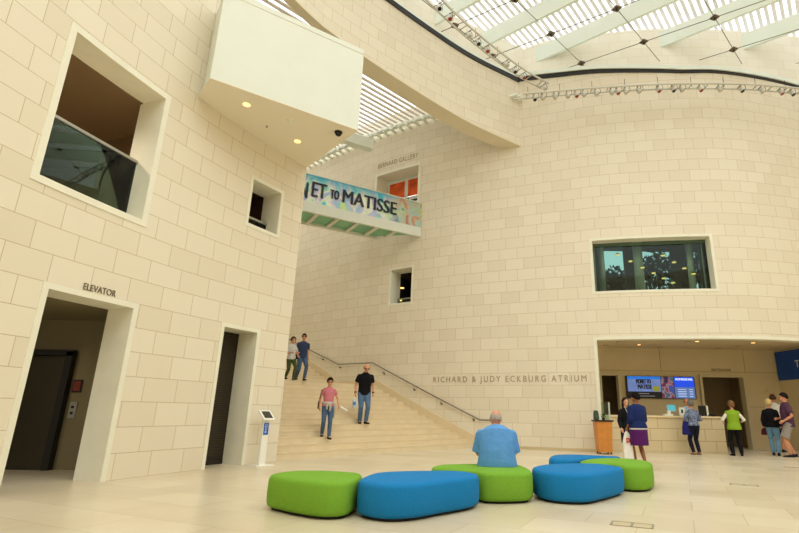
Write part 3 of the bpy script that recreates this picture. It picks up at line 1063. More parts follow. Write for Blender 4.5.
for k in range(9):
    l = 0.28 + k * 0.86
    if l > LB - 0.2: break
    a = MB(); bprism(a, l, l + 0.16, 0.12, min(WB - 0.16, l / SLOPE_END), Z_BR0 + 0.01, Z_BR1 - 0.06); rel(bg_, a.build('rib', M['white']))
a = MB(); bprism(a, E0 + 0.05, LB, 0.1, WB - 0.1, Z_BR0 + 0.10, Z_BR0 + 0.14); rel(bg_, a.build('glass_floor', M['bridge_glass']))
a = MB(); bprism(a, E0, LB, 0.0, 0.09, Z_BR2, Z_BR2 + 0.035); rel(bg_, a.build('top_rail', M['white']))
a = MB(); bprism(a, E0, LB, WB - 0.09, WB, Z_BR2 - 0.0, Z_BR2 + 0.035); rel(bg_, a.build('top_rail', M['white']))
a = MB(); bprism(a, E0, LB, WB - 0.055, WB - 0.035, Z_BR1, Z_BR2); rel(bg_, a.build('glass_panel', M['clear']))

def banner_material():
    m = bpy.data.materials.new('painted_banner'); m.use_nodes = True
    t = m.node_tree; N, L = t.nodes.new, t.links.new
    b = t.nodes['Principled BSDF']; b.inputs['Roughness'].default_value = 0.25
    uv = N('ShaderNodeUVMap')
    n1 = N('ShaderNodeTexNoise'); n1.inputs['Scale'].default_value = 1.5; n1.inputs['Detail'].default_value = 5; n1.inputs['Distortion'].default_value = 0.8
    L(uv.outputs[0], n1.inputs['Vector'])
    r = N('ShaderNodeValToRGB'); el_ = r.color_ramp.elements
    stops = [(0.20, (40, 130, 190)), (0.36, (70, 190, 206)), (0.44, (186, 226, 190)), (0.50, (232, 236, 206)), (0.56, (198, 184, 222)), (0.63, (120, 200, 214)), (0.72, (214, 226, 120)), (0.85, (60, 160, 200))]
    el_[0].position, el_[0].color = stops[0][0], lin(stops[0][1]); el_[1].position, el_[1].color = stops[-1][0], lin(stops[-1][1])
    for p_, c_ in stops[1:-1]:
        e_ = el_.new(p_); e_.color = lin(c_)
    L(n1.outputs['Fac'], r.inputs[0])
    # top edge goes turquoise
    sp = N('ShaderNodeSeparateXYZ'); L(uv.outputs[0], sp.inputs[0])
    mr = N('ShaderNodeMapRange'); mr.inputs['From Min'].default_value = 0.62; mr.inputs['From Max'].default_value = 1.05
    L(sp.outputs[1], mr.inputs['Value'])
    m1 = N('ShaderNodeMix'); m1.data_type = 'RGBA'; L(mr.outputs[0], m1.inputs[0]); L(r.outputs[0], m1.inputs[6]); m1.inputs[7].default_value = lin((36, 156, 190))
    # splashes of red, yellow and brown at the gallery end
    n2 = N('ShaderNodeTexNoise'); n2.inputs['Scale'].default_value = 1.3; n2.inputs['Detail'].default_value = 3; n2.inputs['Roughness'].default_value = 0.5; n2.inputs['Distortion'].default_value = 1.0
    L(uv.outputs[0], n2.inputs['Vector'])
    r2 = N('ShaderNodeValToRGB'); e2 = r2.color_ramp.elements
    e2[0].position, e2[0].color = 0.3, lin((150, 60, 76)); e2[1].position, e2[1].color = 0.75, lin((30, 110, 170))
    for p_, c_ in ((0.42, (206, 176, 130)), (0.47, (150, 190, 190)), (0.52, (206, 200, 110)), (0.58, (90, 160, 170)), (0.66, (130, 80, 110))):
        e_ = e2.new(p_); e_.color = lin(c_)
    L(n2.outputs['Fac'], r2.inputs[0])
    mr2 = N('ShaderNodeMapRange'); mr2.inputs['From Min'].default_value = 1.9; mr2.inputs['From Max'].default_value = 0.9
    L(sp.outputs[0], mr2.inputs['Value'])
    m2 = N('ShaderNodeMix'); m2.data_type = 'RGBA'; L(mr2.outputs[0], m2.inputs[0]); L(m1.outputs[2], m2.inputs[6]); L(r2.outputs[0], m2.inputs[7])
    L(m2.outputs[2], b.inputs['Base Color'])
    return m
a = MB()
hB = Z_BR2 - Z_BR1
q = [bpt(E0, 0.03, Z_BR1), bpt(LB, 0.03, Z_BR1), bpt(LB, 0.03, Z_BR2), bpt(E0, 0.03, Z_BR2)]
q2 = [p + Vector((bn.x, bn.y, 0)) * 0.02 for p in q]
a.add(q + q2, [(0, 1, 2, 3), (7, 6, 5, 4), (0, 4, 5, 1), (3, 2, 6, 7), (0, 3, 7, 4), (1, 5, 6, 2)], 0, [(0, 0), (LB, 0), (LB, 1), (0, 1)] * 2)
bnr = rel(bg_, a.build('banner', banner_material()))
# lettering of the banner: positions found along the front glass
mbl = mat('banner_black', (22, 34, 44), 0.5)
def bl_at(px, py):
    d = ray(px, py); # plane through A along bd
    t = (A.x * bn.x + A.y * bn.y) / (d[0] * bn.x + d[1] * bn.y)
    return Vector((d[0] * t, d[1] * t)), CAM_H + d[2] * t
ax = Vector((-bd.x, -bd.y, 0))
def bword(s_, pa, pb, size_px_top, size_px_bot, up0):
    qa, za = bl_at(*pa); qb, zb2 = bl_at(*pb)
    w_ = (qb - qa).length
    a = MB()
    o = Vector((qa.x, qa.y, za)) - Vector((bn.x, bn.y, 0)) * 0.012
    for k in (0.0, 0.02, 0.04): text_plane(a, s_, o + ax * k + Vector((0, 0, 0.006 * k)) - Vector((bn.x, bn.y, 0)) * k * 0.05, ax, (0, 0, 1), 0.7, 0.004, 1.0, 0, w_ - 0.04, size_px_top)
    under(bnr, a.build('banner_lettering', mbl))
# ---- banner words
def hpx(p_top, p_bot): return bl_at(*p_top)[1] - bl_at(*p_bot)[1]
bword('N', (299.5, 196.6), (307.3, 197.6), hpx((306.5, 178), (306.5, 194)), None, 0)
bword('ET', (311, 196), (326.2, 198.5), hpx((312, 181), (312, 196)), None, 0)
bword('TO', (329.8, 198), (339, 199.3), hpx((331, 189), (331, 198)), None, 0)
bword('MATISSE', (342, 202), (396.5, 215.8), hpx((343, 189), (343, 202)), None, 0)

# ================================================================== LETTERING ON THE WALLS
def wall_words(path, words, pa, pb, htop, label, m, smin=None, smax=None, spacing=1.0):
    sa, za = path.hit(*pa, smin, smax); sb, zb = path.hit(*pb, smin, smax)
    z = (za + zb) / 2
    hz = path.hit(pa[0], htop, smin, smax)[1] - za
    a = MB(); text_on_path(a, path, words, sa, sb, z, hz / 0.70, 0.006, 0.008, spacing)
    return tag(a.build('wall_lettering', m, origin=path.at((sa + sb) / 2, 0, z)), label, 'lettering')
wall_words(LP, 'ELEVATOR', (82.5, 289.5), (114.8, 296.8), 282.5, 'small dark capitals reading ELEVATOR above the tall opening in the left wall', M['letter_dark'], -3, 5)
wall_words(RP, 'RICHARD & JUDY ECKBURG ATRIUM', (433, 382), (586.5, 382), 376.2, 'long line of thin grey spaced capitals on the stone wall above the stair foot', M['letter'], None, None, 1.4)
wall_words(RP, 'BERNARD GALLERY', (378.3, 167.8), (418, 158.6), 163.2, 'faint grey capitals on the wall above the gallery door at the bridge end', M['letter'], 0, S_JOIN, 1.2)
pa, pb = on_y(711.5, 371.0, YB), on_y(731, 371.0, YB)
a = MB(); text_plane(a, 'RESTROOMS', (pa[0], YB - 0.012, pa[2]), (1, 0, 0), (0, 0, 1), 0.2, 0.004, 1.0, 0, pb[0] - pa[0], 0.10)
tag(a.build('wall_lettering', M['letter_dark'], origin=(pa[0], YB - 0.01, pa[2])), 'tiny dark capitals above the doorway right of the ticket screen', 'lettering')

# ================================================================== BLUE TICKET SIGN on the side wall
mblue = mat('sign_blue', (8, 66, 150), 0.5)
def side_hit(px, py, off=0.05):
    d = ray(px, py); n2 = Vector((sd.y, -sd.x)); o = Vector((XS, YB)) + n2 * (off if n2.x < 0 else -off)
    t = (o.x * n2.x + o.y * n2.y) / (d[0] * n2.x + d[1] * n2.y)
    return Vector((d[0] * t, d[1] * t, CAM_H + d[2] * t))
c1, c2 = side_hit(776, 352.3), side_hit(779.5, 380.6)
sg = empty('ticket_sign', (XS, YB - 0.1, c2.z)); tag(sg, 'dark blue sign panel with white lettering on the side wall of the ticket hall', 'sign')
o = Vector((XS, YB, 0)) + Vector((sd.x, sd.y, 0)) * 0.06
nn = Vector((-1, -0.1, 0)).normalized()
a = MB()
L_ = 2.0
q = [o + nn * 0.02, o + Vector((sd.x, sd.y, 0)) * L_ + nn * 0.02]
for k in (0.02, 0.06): pass
qq = [o + nn * 0.01, o + Vector((sd.x, sd.y, 0)) * L_ + nn * 0.01, o + Vector((sd.x, sd.y, 0)) * L_ + nn * 0.06, o + nn * 0.06]
a.prism([(p.x, p.y) for p in qq], c2.z, c1.z); sgp = rel(sg, a.build('panel', mblue))
tp = side_hit(795.3, 362.5); tb = side_hit(795.3, 357)
a = MB(); tz = (c1.z + c2.z) / 2
tl = (Vector((tp.x, tp.y)) - Vector((XS, YB))).length
text_plane(a, 'TICKETS', o + Vector((sd.x, sd.y, 0)) * (tl - 0.06) + nn * 0.066 + Vector((0, 0, tz - 0.12)), (sd.x, sd.y, 0), (0, 0, 1), 0.36, 0.003, 1.0, 0, None, 0.27)
under(sgp, a.build('lettering', M['white']))

# ================================================================== TICKET SCREEN
TL, TR = on_y(624.8, 376.2, YB), on_y(693.0, 376.8, YB)
zb_ = on_y(660, 398.6, YB)[2]; zt_ = (TL[2] + TR[2]) / 2
x0, x1 = TL[0], TR[0]; W_, H_ = x1 - x0, zt_ - zb_
scn = empty('ticket_screen', ((x0 + x1) / 2, YB - 0.02, zb_)); tag(scn, 'wide blue wall screen showing an exhibition notice above the ticket counter', 'screen')
def emi(name, c, s_=0.75, noise=0.0, ns=3): return mat(name, c, 0.4, emit=c, es=s_, noise=noise, nscale=ns)
a = MB(); a.box(((x0 + x1) / 2, YB - 0.05, (zb_ + zt_) / 2), (W_, 0.10, H_)); rel(scn, a.build('casing', M['black']))
def sp(name, u0, u1, v0, v1, m, d=0.105):
    a = MB(); a.box((x0 + W_ * (u0 + u1) / 2, YB - d, zb_ + H_ * (v0 + v1) / 2), (W_ * (u1 - u0), 0.012, H_ * (v1 - v0)))
    return rel(scn, a.build(name, m))
PIC = sp('picture', 0.02, 0.50, 0.30, 0.86, emi('screen_lilac', (104, 128, 190), 0.5, 0.25, 2.2))
sp('picture_band', 0.02, 0.50, 0.86, 0.985, emi('screen_azure', (24, 110, 214), 0.6))
CAP = sp('caption_bar', 0.02, 0.50, 0.02, 0.30, emi('screen_black', (10, 10, 14), 0.2))
def collage():
    m = bpy.data.materials.new('screen_collage'); m.use_nodes = True
    t = m.node_tree; b = t.nodes['Principled BSDF']
    co = t.nodes.new('ShaderNodeTexCoord'); n = t.nodes.new('ShaderNodeTexNoise'); n.inputs['Scale'].default_value = 3.5
    r = t.nodes.new('ShaderNodeValToRGB'); e_ = r.color_ramp.elements
    e_[0].position, e_[0].color = 0.35, lin((30, 30, 70)); e_[1].position, e_[1].color = 0.65, lin((60, 70, 170))
    for p_, c_ in ((0.45, (120, 60, 70)), (0.52, (150, 120, 150)), (0.58, (50, 90, 60))):
        q_ = e_.new(p_); q_.color = lin(c_)
    t.links.new(co.outputs['Object'], n.inputs['Vector']); t.links.new(n.outputs['Fac'], r.inputs[0])
    t.links.new(r.outputs[0], b.inputs['Base Color']); t.links.new(r.outputs[0], b.inputs['Emission Color']); b.inputs['Emission Strength'].default_value = 0.5
    return m
sp('picture', 0.51, 0.69, 0.02, 0.98, collage())
HEA = sp('heading_panel', 0.70, 0.985, 0.52, 0.98, emi('screen_blue', (20, 70, 220), 0.7))
LIS = sp('list_panel', 0.70, 0.985, 0.02, 0.52, emi('screen_list', (88, 118, 176), 0.5))
sp('flower_patch', 0.38, 0.47, 0.32, 0.55, emi('screen_olive', (150, 150, 40), 0.4), 0.112)
mtx = emi('screen_ink', (8, 12, 30), 0.0); mwt = emi('screen_white', (190, 210, 250), 0.6)
def stext(s_, u0, u1, v, h, m, on):
    a = MB()
    for k in (0.0, 0.012, 0.024): text_plane(a, s_, (x0 + W_ * u0 + k, YB - 0.118 - k * 0.05, zb_ + H_ * v), (1, 0, 0), (0, 0, 1), 0.3, 0.001, 1.0, 0, W_ * (u1 - u0) - 0.024, H_ * h)
    under(on, a.build('screen_lettering', m))
stext('MONET TO', 0.14, 0.36, 0.66, 0.20, mtx, PIC); stext('MATISSE', 0.16, 0.37, 0.42, 0.20, mtx, PIC)
stext('ADMISSIONS', 0.70 + 0.01, 0.97, 0.83, 0.10, mwt, HEA)
for k in range(4):
    a = MB(); a.box((x0 + W_ * 0.80, YB - 0.115, zb_ + H_ * (0.12 + 0.1 * k)), (W_ * 0.12, 0.004, H_ * 0.03)); a.box((x0 + W_ * 0.93, YB - 0.115, zb_ + H_ * (0.12 + 0.1 * k)), (W_ * 0.05, 0.004, H_ * 0.03)); under(LIS, a.build('list_line', mwt))
for k in range(2):
    a = MB(); a.box((x0 + W_ * (0.2 if k else 0.25), YB - 0.115, zb_ + H_ * (0.10 + 0.11 * k)), (W_ * (0.24 if k else 0.3), 0.004, H_ * 0.035)); under(CAP, a.build('caption_line', emi('caption_grey', (120, 120, 130), 0.4)))

# small thermostat on the recess wall
x, _, z = on_y(766.5, 391, YB)
th = empty('thermostat', (x, YB, z)); tag(th, 'small pale thermostat on the ticket hall wall above the queueing visitors', 'thermostat')
a = MB(); a.box((x, YB - 0.015, z), (0.12, 0.03, 0.2)); rel(th, a.build('case', M['recess'], bevel=0.008))
a = MB(); a.box((x, YB - 0.033, z + 0.02), (0.07, 0.008, 0.07)); rel(th, a.build('display', M['steel']))

# ================================================================== TICKET COUNTER
YC = 18.38
cxl, cxr = 5.62, on_z(727, 453.8)[0]
ct = empty('ticket_counter', ((cxl + cxr) / 2, YC + 0.4, 0)); tag(ct, 'long pale stone ticket counter below the blue screen', 'counter')
ZCT = 1.17
def cpanel():
    b = MB(); xx0, xx1, yy0, yy1 = cxl, cxr, YC, YC + 0.75
    vs = [(xx0, yy0, 0), (xx1, yy0, 0), (xx1, yy1, 0), (xx0, yy1, 0), (xx0, yy0, ZCT), (xx1, yy0, ZCT), (xx1, yy1, ZCT), (xx0, yy1, ZCT)]
    b.add(vs[:2] + [vs[5], vs[4]], [(0, 1, 2, 3)], 0, [(0, 0), (xx1 - xx0, 0), (xx1 - xx0, ZCT), (0, ZCT)])
    b.add([vs[1], vs[2], vs[6], vs[5]], [(0, 1, 2, 3)], 0, [(0, 0), (.75, 0), (.75, ZCT), (0, ZCT)])
    b.add([vs[2], vs[3], vs[7], vs[6]], [(0, 1, 2, 3)], 0, [(0, 0), (3, 0), (3, ZCT), (0, ZCT)])
    b.add([vs[3], vs[0], vs[4], vs[7]], [(0, 1, 2, 3)], 0, [(0, 0), (.75, 0), (.75, ZCT), (0, ZCT)])
    return b
rel(ct, cpanel().build('stone_front', stone_material('counter_stone', (214, 196, 158), (176, 152, 110), 0.95, 0.40, 0.010, 0.05)))
a = MB(); a.box(((cxl + cxr) / 2, YC + 0.37, ZCT + 0.03), (cxr - cxl + 0.02, 0.84, 0.06)); rel(ct, a.build('worktop', mat('counter_top', (232, 210, 168), 0.4), bevel=0.008))
a = MB(); a.box(((cxl + cxr) / 2, YC + 0.02, 0.04), (cxr - cxl, 0.06, 0.08)); rel(ct, a.build('plinth', M['recess']))
ZW = ZCT + 0.06
def on_counter(px, dy=0.35):
    d = ray(px, 415); return d[0] / d[1] * (YC + dy)
# things on the counter
x = on_counter(672.5); t = empty('card_display', (x, YC + 0.4, ZW)); tag(t, 'small bright turquoise card display standing on the counter left of the patterned blouse', 'display card')
a = MB(); a.box((x, YC + 0.40, ZW + 0.27), (0.30, 0.02, 0.22), rx=-0.15); rel(t, a.build('card', emi('turquoise_card_glow', (84, 176, 196), 0.25)))  # plain card, its brightness put into the material as a faint glow
a = MB(); a.tube([(x, YC + 0.42, ZW + 0.01), (x, YC + 0.42, ZW + 0.18)], 0.015, 8); a.box((x, YC + 0.42, ZW + 0.008), (0.16, 0.12, 0.016)); rel(t, a.build('stand', M['steel']))
x = on_counter(680.5); t = empty('sign_holder', (x, YC + 0.2, ZW)); tag(t, 'upright white notice card with a dark mark on the counter beside the patterned blouse', 'sign')
a = MB(); a.box((x, YC + 0.2, ZW + 0.15), (0.20, 0.015, 0.28)); rel(t, a.build('card', M['white']))
a = MB(); a.box((x, YC + 0.20, ZW + 0.008), (0.2, 0.1, 0.016)); rel(t, a.build('foot', M['clear']))
a = MB(); a.box((x, YC + 0.19, ZW + 0.16), (0.07, 0.008, 0.12)); rel(t, a.build('printed_mark', M['dark']))
x = on_counter(668); t = empty('leaflet_tray', (x, YC + 0.3, ZW)); tag(t, 'low white tray of leaflets lying on the counter under the turquoise card', 'tray')
a = MB(); a.box((x - 0.03, YC + 0.28, ZW + 0.03), (0.30, 0.2, 0.06)); rel(t, a.build('tray', M['white'], bevel=0.006))
a = MB(); a.box((x + 0.02, YC + 0.3, ZW + 0.12), (0.1, 0.08, 0.12)); rel(t, a.build('leaflets', M['trim']))
x = on_counter(703.5); t = empty('monitor', (x, YC + 0.4, ZW)); tag(t, 'black monitor on the counter between the patterned blouse and the green vest', 'monitor')
a = MB(); a.box((x, YC + 0.4, ZW + 0.20), (0.26, 0.05, 0.34)); rel(t, a.build('screen', M['black'], bevel=0.006))
a = MB(); a.box((x, YC + 0.44, ZW + 0.1), (0.05, 0.04, 0.2)); a.box((x, YC + 0.45, ZW + 0.008), (0.2, 0.16, 0.016)); rel(t, a.build('stand', M['dark']))
a = MB(); a.box((x + 0.17, YC + 0.42, ZW + 0.19), (0.06, 0.12, 0.36)); tag(a.build('card_reader_post', M['trim'], bevel=0.006), 'narrow pale upright box on the counter right beside the black monitor', 'box')
x = on_counter(711.5); t = empty('keypad', (x, YC + 0.35, ZW)); tag(t, 'low black keypad on the counter between monitor and green vest', 'keypad')
a = MB(); a.box((x, YC + 0.35, ZW + 0.04), (0.22, 0.18, 0.06), rx=0.2); rel(t, a.build('body', M['black'], bevel=0.005))
a = MB()
for i in range(3):
    for j in range(3): a.box((x - 0.05 + i * 0.05, YC + 0.31 + j * 0.04, ZW + 0.068 + j * 0.008), (0.035, 0.028, 0.012), rx=0.2)
rel(t, a.build('keys', M['dark']))

# ceiling downlights of the ticket hall
for px, py in ((697, 341), (687.5, 342), (753, 342.5), (639, 344.5), (660, 347.5), (619, 342), (606, 345.5), (735, 346.5), (718, 348.8)):
    x, y, z = on_z(px, py, ZC - 0.02)
    t = empty('recessed_downlight', (x, y, z)); tag(t, 'small recessed downlight in the soffit of the ticket hall', 'downlight', 'downlights in the ticket hall soffit')
    a = MB(); a.tube([(x, y, z + 0.005), (x, y, z - 0.012)], 0.10, 14); tr_ = rel(t, a.build('trim_ring', M['dark']))
    a = MB(); a.tube([(x, y, z - 0.011), (x, y, z - 0.018)], 0.07, 14); under(tr_, a.build('lens', M['trim'] if px not in (697, 753, 639) else M['lamp']))

# ================================================================== PODIUM
px_, py_ = on_z(601.5, 453)[0], 17.55
mw = mat('honey_wood', (206, 134, 58), 0.45, noise=0.10, nscale=6)
pd = empty('podium', (px_, py_, 0)); tag(pd, 'tapered honey coloured wooden podium with a black top against the wall by the ticket hall', 'podium')
def taper(b, cx, cy, z0, w0, d0, z1, w1, d1, mi=0):
    b.rings([[Vector((cx + i * w / 2, cy + j * d / 2, z)) for i, j in ((-1, -1), (1, -1), (1, 1), (-1, 1))] for z, w, d in ((z0, w0, d0), (z1, w1, d1))], mi)
a = MB(); taper(a, px_, py_, 0.06, 0.42, 0.40, 1.02, 0.52, 0.46); rel(pd, a.build('body', mw))
a = MB(); taper(a, px_, py_ - 0.012, 0.06, 0.425, 0.40, 0.24, 0.437, 0.41); rel(pd, a.build('base_board', mw))
a = MB(); a.box((px_, py_, 1.04), (0.60, 0.52, 0.05)); rel(pd, a.build('top', M['black'], bevel=0.006))
a = MB()
for i in (-1, 1):
    for j in (-1, 1): a.cyl((px_ + i * 0.18, py_ + j * 0.15, 0.0), 0.03, 0.06, 10)
rel(pd, a.build('feet', M['black']))
ZP = 1.065
t = empty('sign_holder', (px_ + 0.16, py_, ZP)); tag(t, 'clear acrylic sign holder standing on the wooden podium', 'sign holder')
a = MB(); a.box((px_ + 0.14, py_ + 0.05, ZP + 0.29), (0.28, 0.012, 0.56)); rel(t, a.build('acrylic_sheet', M['clear']))
a = MB(); a.box((px_ + 0.27, py_ + 0.05, ZP + 0.29), (0.05, 0.03, 0.56)); rel(t, a.build('edge_strip', mat('acrylic_edge', (190, 192, 176), 0.3)))
t = empty('water_jug', (px_ - 0.2, py_, ZP)); tag(t, 'dark greenish glass jug on the left of the wooden podium', 'jug')
a = MB(); a.tube([(px_ - 0.2, py_, ZP), (px_ - 0.2, py_, ZP + 0.04), (px_ - 0.2, py_, ZP + 0.24), (px_ - 0.2, py_, ZP + 0.27)], [0.08, 0.10, 0.085, 0.065], 16); rel(t, a.build('body', mat('dark_green_glass', (66, 84, 72), 0.12), smooth=False))
a = MB(); a.cyl((px_ - 0.2, py_, ZP + 0.27), 0.07, 0.03, 16); rel(t, a.build('lid', M['dark']))
t = empty('potted_plant', (px_ + 0.02, py_ - 0.08, ZP)); tag(t, 'little dark green potted plant in the middle of the wooden podium', 'plant')
a = MB(); a.tube([(px_ + 0.02, py_ - 0.08, ZP), (px_ + 0.02, py_ - 0.08, ZP + 0.07)], [0.045, 0.06], 12); rel(t, a.build('pot', M['dark']))
rel(t, foliage_mesh((px_ + 0.02, py_ - 0.08, ZP + 0.13), 0.07, 70, 5, 0.02, 0.04).build('leaves', mat('plant_green', (40, 84, 48), 0.7)))

# ================================================================== KIOSK
kx, ky, _ = on_z(264.5, 464.0)
kq = LP.at(5.38, 0.36); kx, ky = kq.x, kq.y
ks = empty('donation_kiosk', (kx, ky, 0)); tag(ks, 'slim white kiosk with tilted tablet screen and blue label by the left wall corner', 'kiosk')
ka = math.radians(52)
mkw = mat('kiosk_white', (240, 238, 226), 0.35)
a = MB(); a.box((kx, ky, 0.008), (0.46, 0.40, 0.016), ka); rel(ks, a.build('base_plate', mkw, bevel=0.004))
a = MB(); a.box((kx, ky, 0.53), (0.16, 0.10, 1.04), ka); rel(ks, a.build('post', mkw, bevel=0.006))
fw = Vector((math.sin(ka), -math.cos(ka), 0))       # towards the reader
hq = Vector((kx, ky, 1.10)) + fw * 0.02
a = MB(); a.box(hq, (0.30, 0.34, 0.045), ka, rx=math.radians(38)); kth = rel(ks, a.build('tablet_housing', mkw, bevel=0.01))
R_ = Matrix.Rotation(ka, 3, 'Z') @ Matrix.Rotation(math.radians(38), 3, 'X')
up_ = R_ @ Vector((0, 0, 1))
a = MB(); a.box(hq + up_ * 0.0235, (0.21, 0.24, 0.006), ka, rx=math.radians(38)); under(kth, a.build('tablet_screen', mat('tablet_screen', (70, 66, 58), 0.15)))
a = MB(); a.box(Vector((kx, ky, 0.80)) + fw * 0.053, (0.125, 0.008, 0.26), ka); klb = rel(ks, a.build('label', mat('kiosk_blue', (16, 92, 196), 0.5)))
rt = Vector((math.cos(ka), math.sin(ka), 0))
a = MB(); text_plane(a, 'Give', Vector((kx, ky, 0.91)) + fw * 0.060 - rt * 0.035, (0, 0, -1), tuple(rt), 0.1, 0.001, 1.0, 0, 0.20, 0.07); under(klb, a.build('label_lettering', M['white']))

# ================================================================== FLOOR BOXES
for px, py, w_, d_, lab in ((632, 525, 0.46, 0.24, 'dark flush floor outlet frame in front of the benches, nearest of three'), (744, 485, 0.46, 0.24, 'dark flush floor outlet frame in the middle of the open floor'), (795, 467.5, 0.46, 0.24, 'dark flush floor outlet frame near the queueing visitors')):
    x, y, z = on_z(px, py)
    t = empty('floor_outlet', (x, y, 0)); tag(t, lab, 'floor outlet'); r_ = -0.42
    a = MB(); c_, s_ = math.cos(r_), math.sin(r_)
    for ox, oy, sx_, sy_ in ((0, d_ / 2, w_, 0.022), (0, -d_ / 2, w_, 0.022), (-w_ / 2, 0, 0.022, d_), (w_ / 2, 0, 0.022, d_), (0, 0, 0.022, d_)):
        a.box((x + ox * c_ - oy * s_, y + ox * s_ + oy * c_, 0.003), (sx_, sy_, 0.006), r_)
    rel(t, a.build('rim', mat('outlet_rim', (150, 142, 118), 0.5)))
    for k in (-1, 1):
        a = MB(); a.box((x + k * w_ / 4 * c_, y + k * w_ / 4 * s_, 0.002), (w_ / 2 - 0.03, d_ - 0.03, 0.004), r_); rel(t, a.build('lid', mat('outlet_lid', (196, 180, 146), 0.5)))

# ================================================================== BENCHES
def smooth_loop(pts, sub=6):
    n = len(pts); out = []
    P = [Vector(p) for p in pts]
    for i in range(n):
        a, b, c, d = P[i - 1], P[i], P[(i + 1) % n], P[(i + 2) % n]
        for k in range(sub):
            t = k / sub
            out.append(0.5 * ((2 * b) + (c - a) * t + (2 * a - 5 * b + 4 * c - d) * t * t + (3 * b - a - 3 * c + d) * t ** 3))
    return out
def bench(loop, m, label, h=0.42):
    L_ = smooth_loop(loop)
    cx = sum(p.x for p in L_) / len(L_); cy = sum(p.y for p in L_) / len(L_)
    c = Vector((cx, cy))
    area = sum(p.x * q.y - q.x * p.y for p, q in zip(L_, L_[1:] + L_[:1]))
    def inset(d):
        out = []
        n = len(L_)
        for i in range(n):
            t = (L_[(i + 1) % n] - L_[i - 1]).normalized()
            nn = Vector((-t.y, t.x)) * (1 if area > 0 else -1)
            out.append(L_[i] + nn * d)
        return out
    t = empty('upholstered_bench', (cx, cy, 0)); tag(t, label, 'bench', 'serpentine of upholstered benches')
    a = MB()
    prof = [(0.035, 0.035), (0.012, 0.05), (0.0, 0.085), (-0.006, 0.20), (0.0, h - 0.065), (0.008, h - 0.036), (0.024, h - 0.015), (0.055, h - 0.004), (0.10, h)]
    rs = []
    for d, z in prof:
        rs.append([Vector((p.x, p.y, z)) for p in inset(d)])
    for k, f in ((0.35, 0.004), (0.7, 0.006)):
        base = inset(0.10)
        rs.append([Vector((p.x + (cx - p.x) * k, p.y + (cy - p.y) * k, h + f)) for p in base])
    a.rings(rs); rel(t, a.build('cushion', m, smooth=True))
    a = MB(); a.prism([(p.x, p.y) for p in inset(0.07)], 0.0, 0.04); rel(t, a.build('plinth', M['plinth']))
    return t
bench([(-2.34, 7.10), (-2.34, 7.42), (-2.15, 7.68), (-1.75, 7.74), (-1.3, 7.58), (-1.17, 7.35), (-1.17, 6.85), (-1.24, 6.57), (-1.5, 6.50), (-1.9, 6.72)], M['green'], 'green upholstered bench at the left end of the curving row')
bench([(-1.10, 6.72), (-1.12, 7.15), (-1.02, 7.58), (-0.7, 7.83), (-0.15, 7.98), (0.22, 7.93), (0.42, 7.62), (0.33, 7.28), (-0.05, 6.86), (-0.42, 6.50), (-0.78, 6.44)], M['blue'], 'big blue upholstered bench beside the leftmost green one')
bench([(0.54, 7.76), (0.36, 8.02), (0.05, 8.2), (-0.25, 8.36), (-0.2, 8.72), (0.1, 8.98), (0.6, 9.1), (1.08, 9.08), (1.24, 8.85), (1.27, 8.2), (1.19, 7.92), (0.95, 7.78)], M['green'], 'green upholstered bench with the man in the blue shirt sitting on it')
bench([(1.33, 8.58), (1.36, 8.15), (1.55, 7.86), (1.95, 7.80), (2.3, 8.10), (2.8, 8.72), (2.86, 9.0), (2.66, 9.38), (2.25, 9.45), (1.75, 9.25), (1.45, 8.9)], M['blue'], 'blue upholstered bench right of the seated man, in front of the rear pair')
bench([(1.95, 10.35), (2.14, 11.1), (2.42, 11.38), (2.75, 11.42), (3.3, 11.2), (3.55, 11.05), (3.4, 10.88), (2.8, 10.72), (2.45, 10.3), (2.2, 10.15)], M['blue'], 'blue upholstered bench farthest back, half hidden behind the green one')
bench([(2.99, 9.15), (2.86, 9.55), (2.5, 9.62), (2.4, 9.85), (2.62, 10.25), (2.95, 10.58), (3.4, 10.7), (3.7, 10.4), (3.76, 9.95), (3.55, 9.4), (3.3, 9.12)], M['green'], 'green upholstered bench at the right end of the row')

# ================================================================== TOP OF THE HALL
mb = MB()
pbox(mb, LP, 6.5, S_END - 0.02, 0.05, -0.35, lambda s: left_top(s) - 0.15, lambda s: left_top(s) + 0.06)
sj = S_JOIN - 0.05
pbox(mb, RP, sj, RP.s[-1], 0.05, -0.35, lambda s: right_top(s) + 0.02 - 0.13 * max(0, 1 - (s - S_JOIN) / 11), lambda s: right_top(s) + 0.10)
tag(mb.build('trim_5', M['black']), kind='structure')
mb = MB()
pbox(mb, LP, 6.5, S_END + 0.3, 0.0, -1.15, lambda s: left_top(s) + 0.06, lambda s: left_top(s) + 0.22)
pbox(mb, RP, S_JOIN - 1.0, RP.s[-1], 0.10, -2.1, lambda s: right_top(s) + 0.10, lambda s: right_top(s) + 0.26)
tag(mb.build('cornice', M['mint']), kind='structure')
CP = Path(spline([(2.7, 21.3), (3.8, 20.5), (4.95, 20.0), (6.75, 19.66), (9.3, 19.28), (12.9, 19.32), (15.8, 19.6), (20, 20.2)]))
mb = MB()
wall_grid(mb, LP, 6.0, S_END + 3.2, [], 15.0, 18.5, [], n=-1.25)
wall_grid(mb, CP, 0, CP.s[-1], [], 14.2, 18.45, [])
tag(mb.build('wall_clerestory', M['stone_up']), kind='structure')

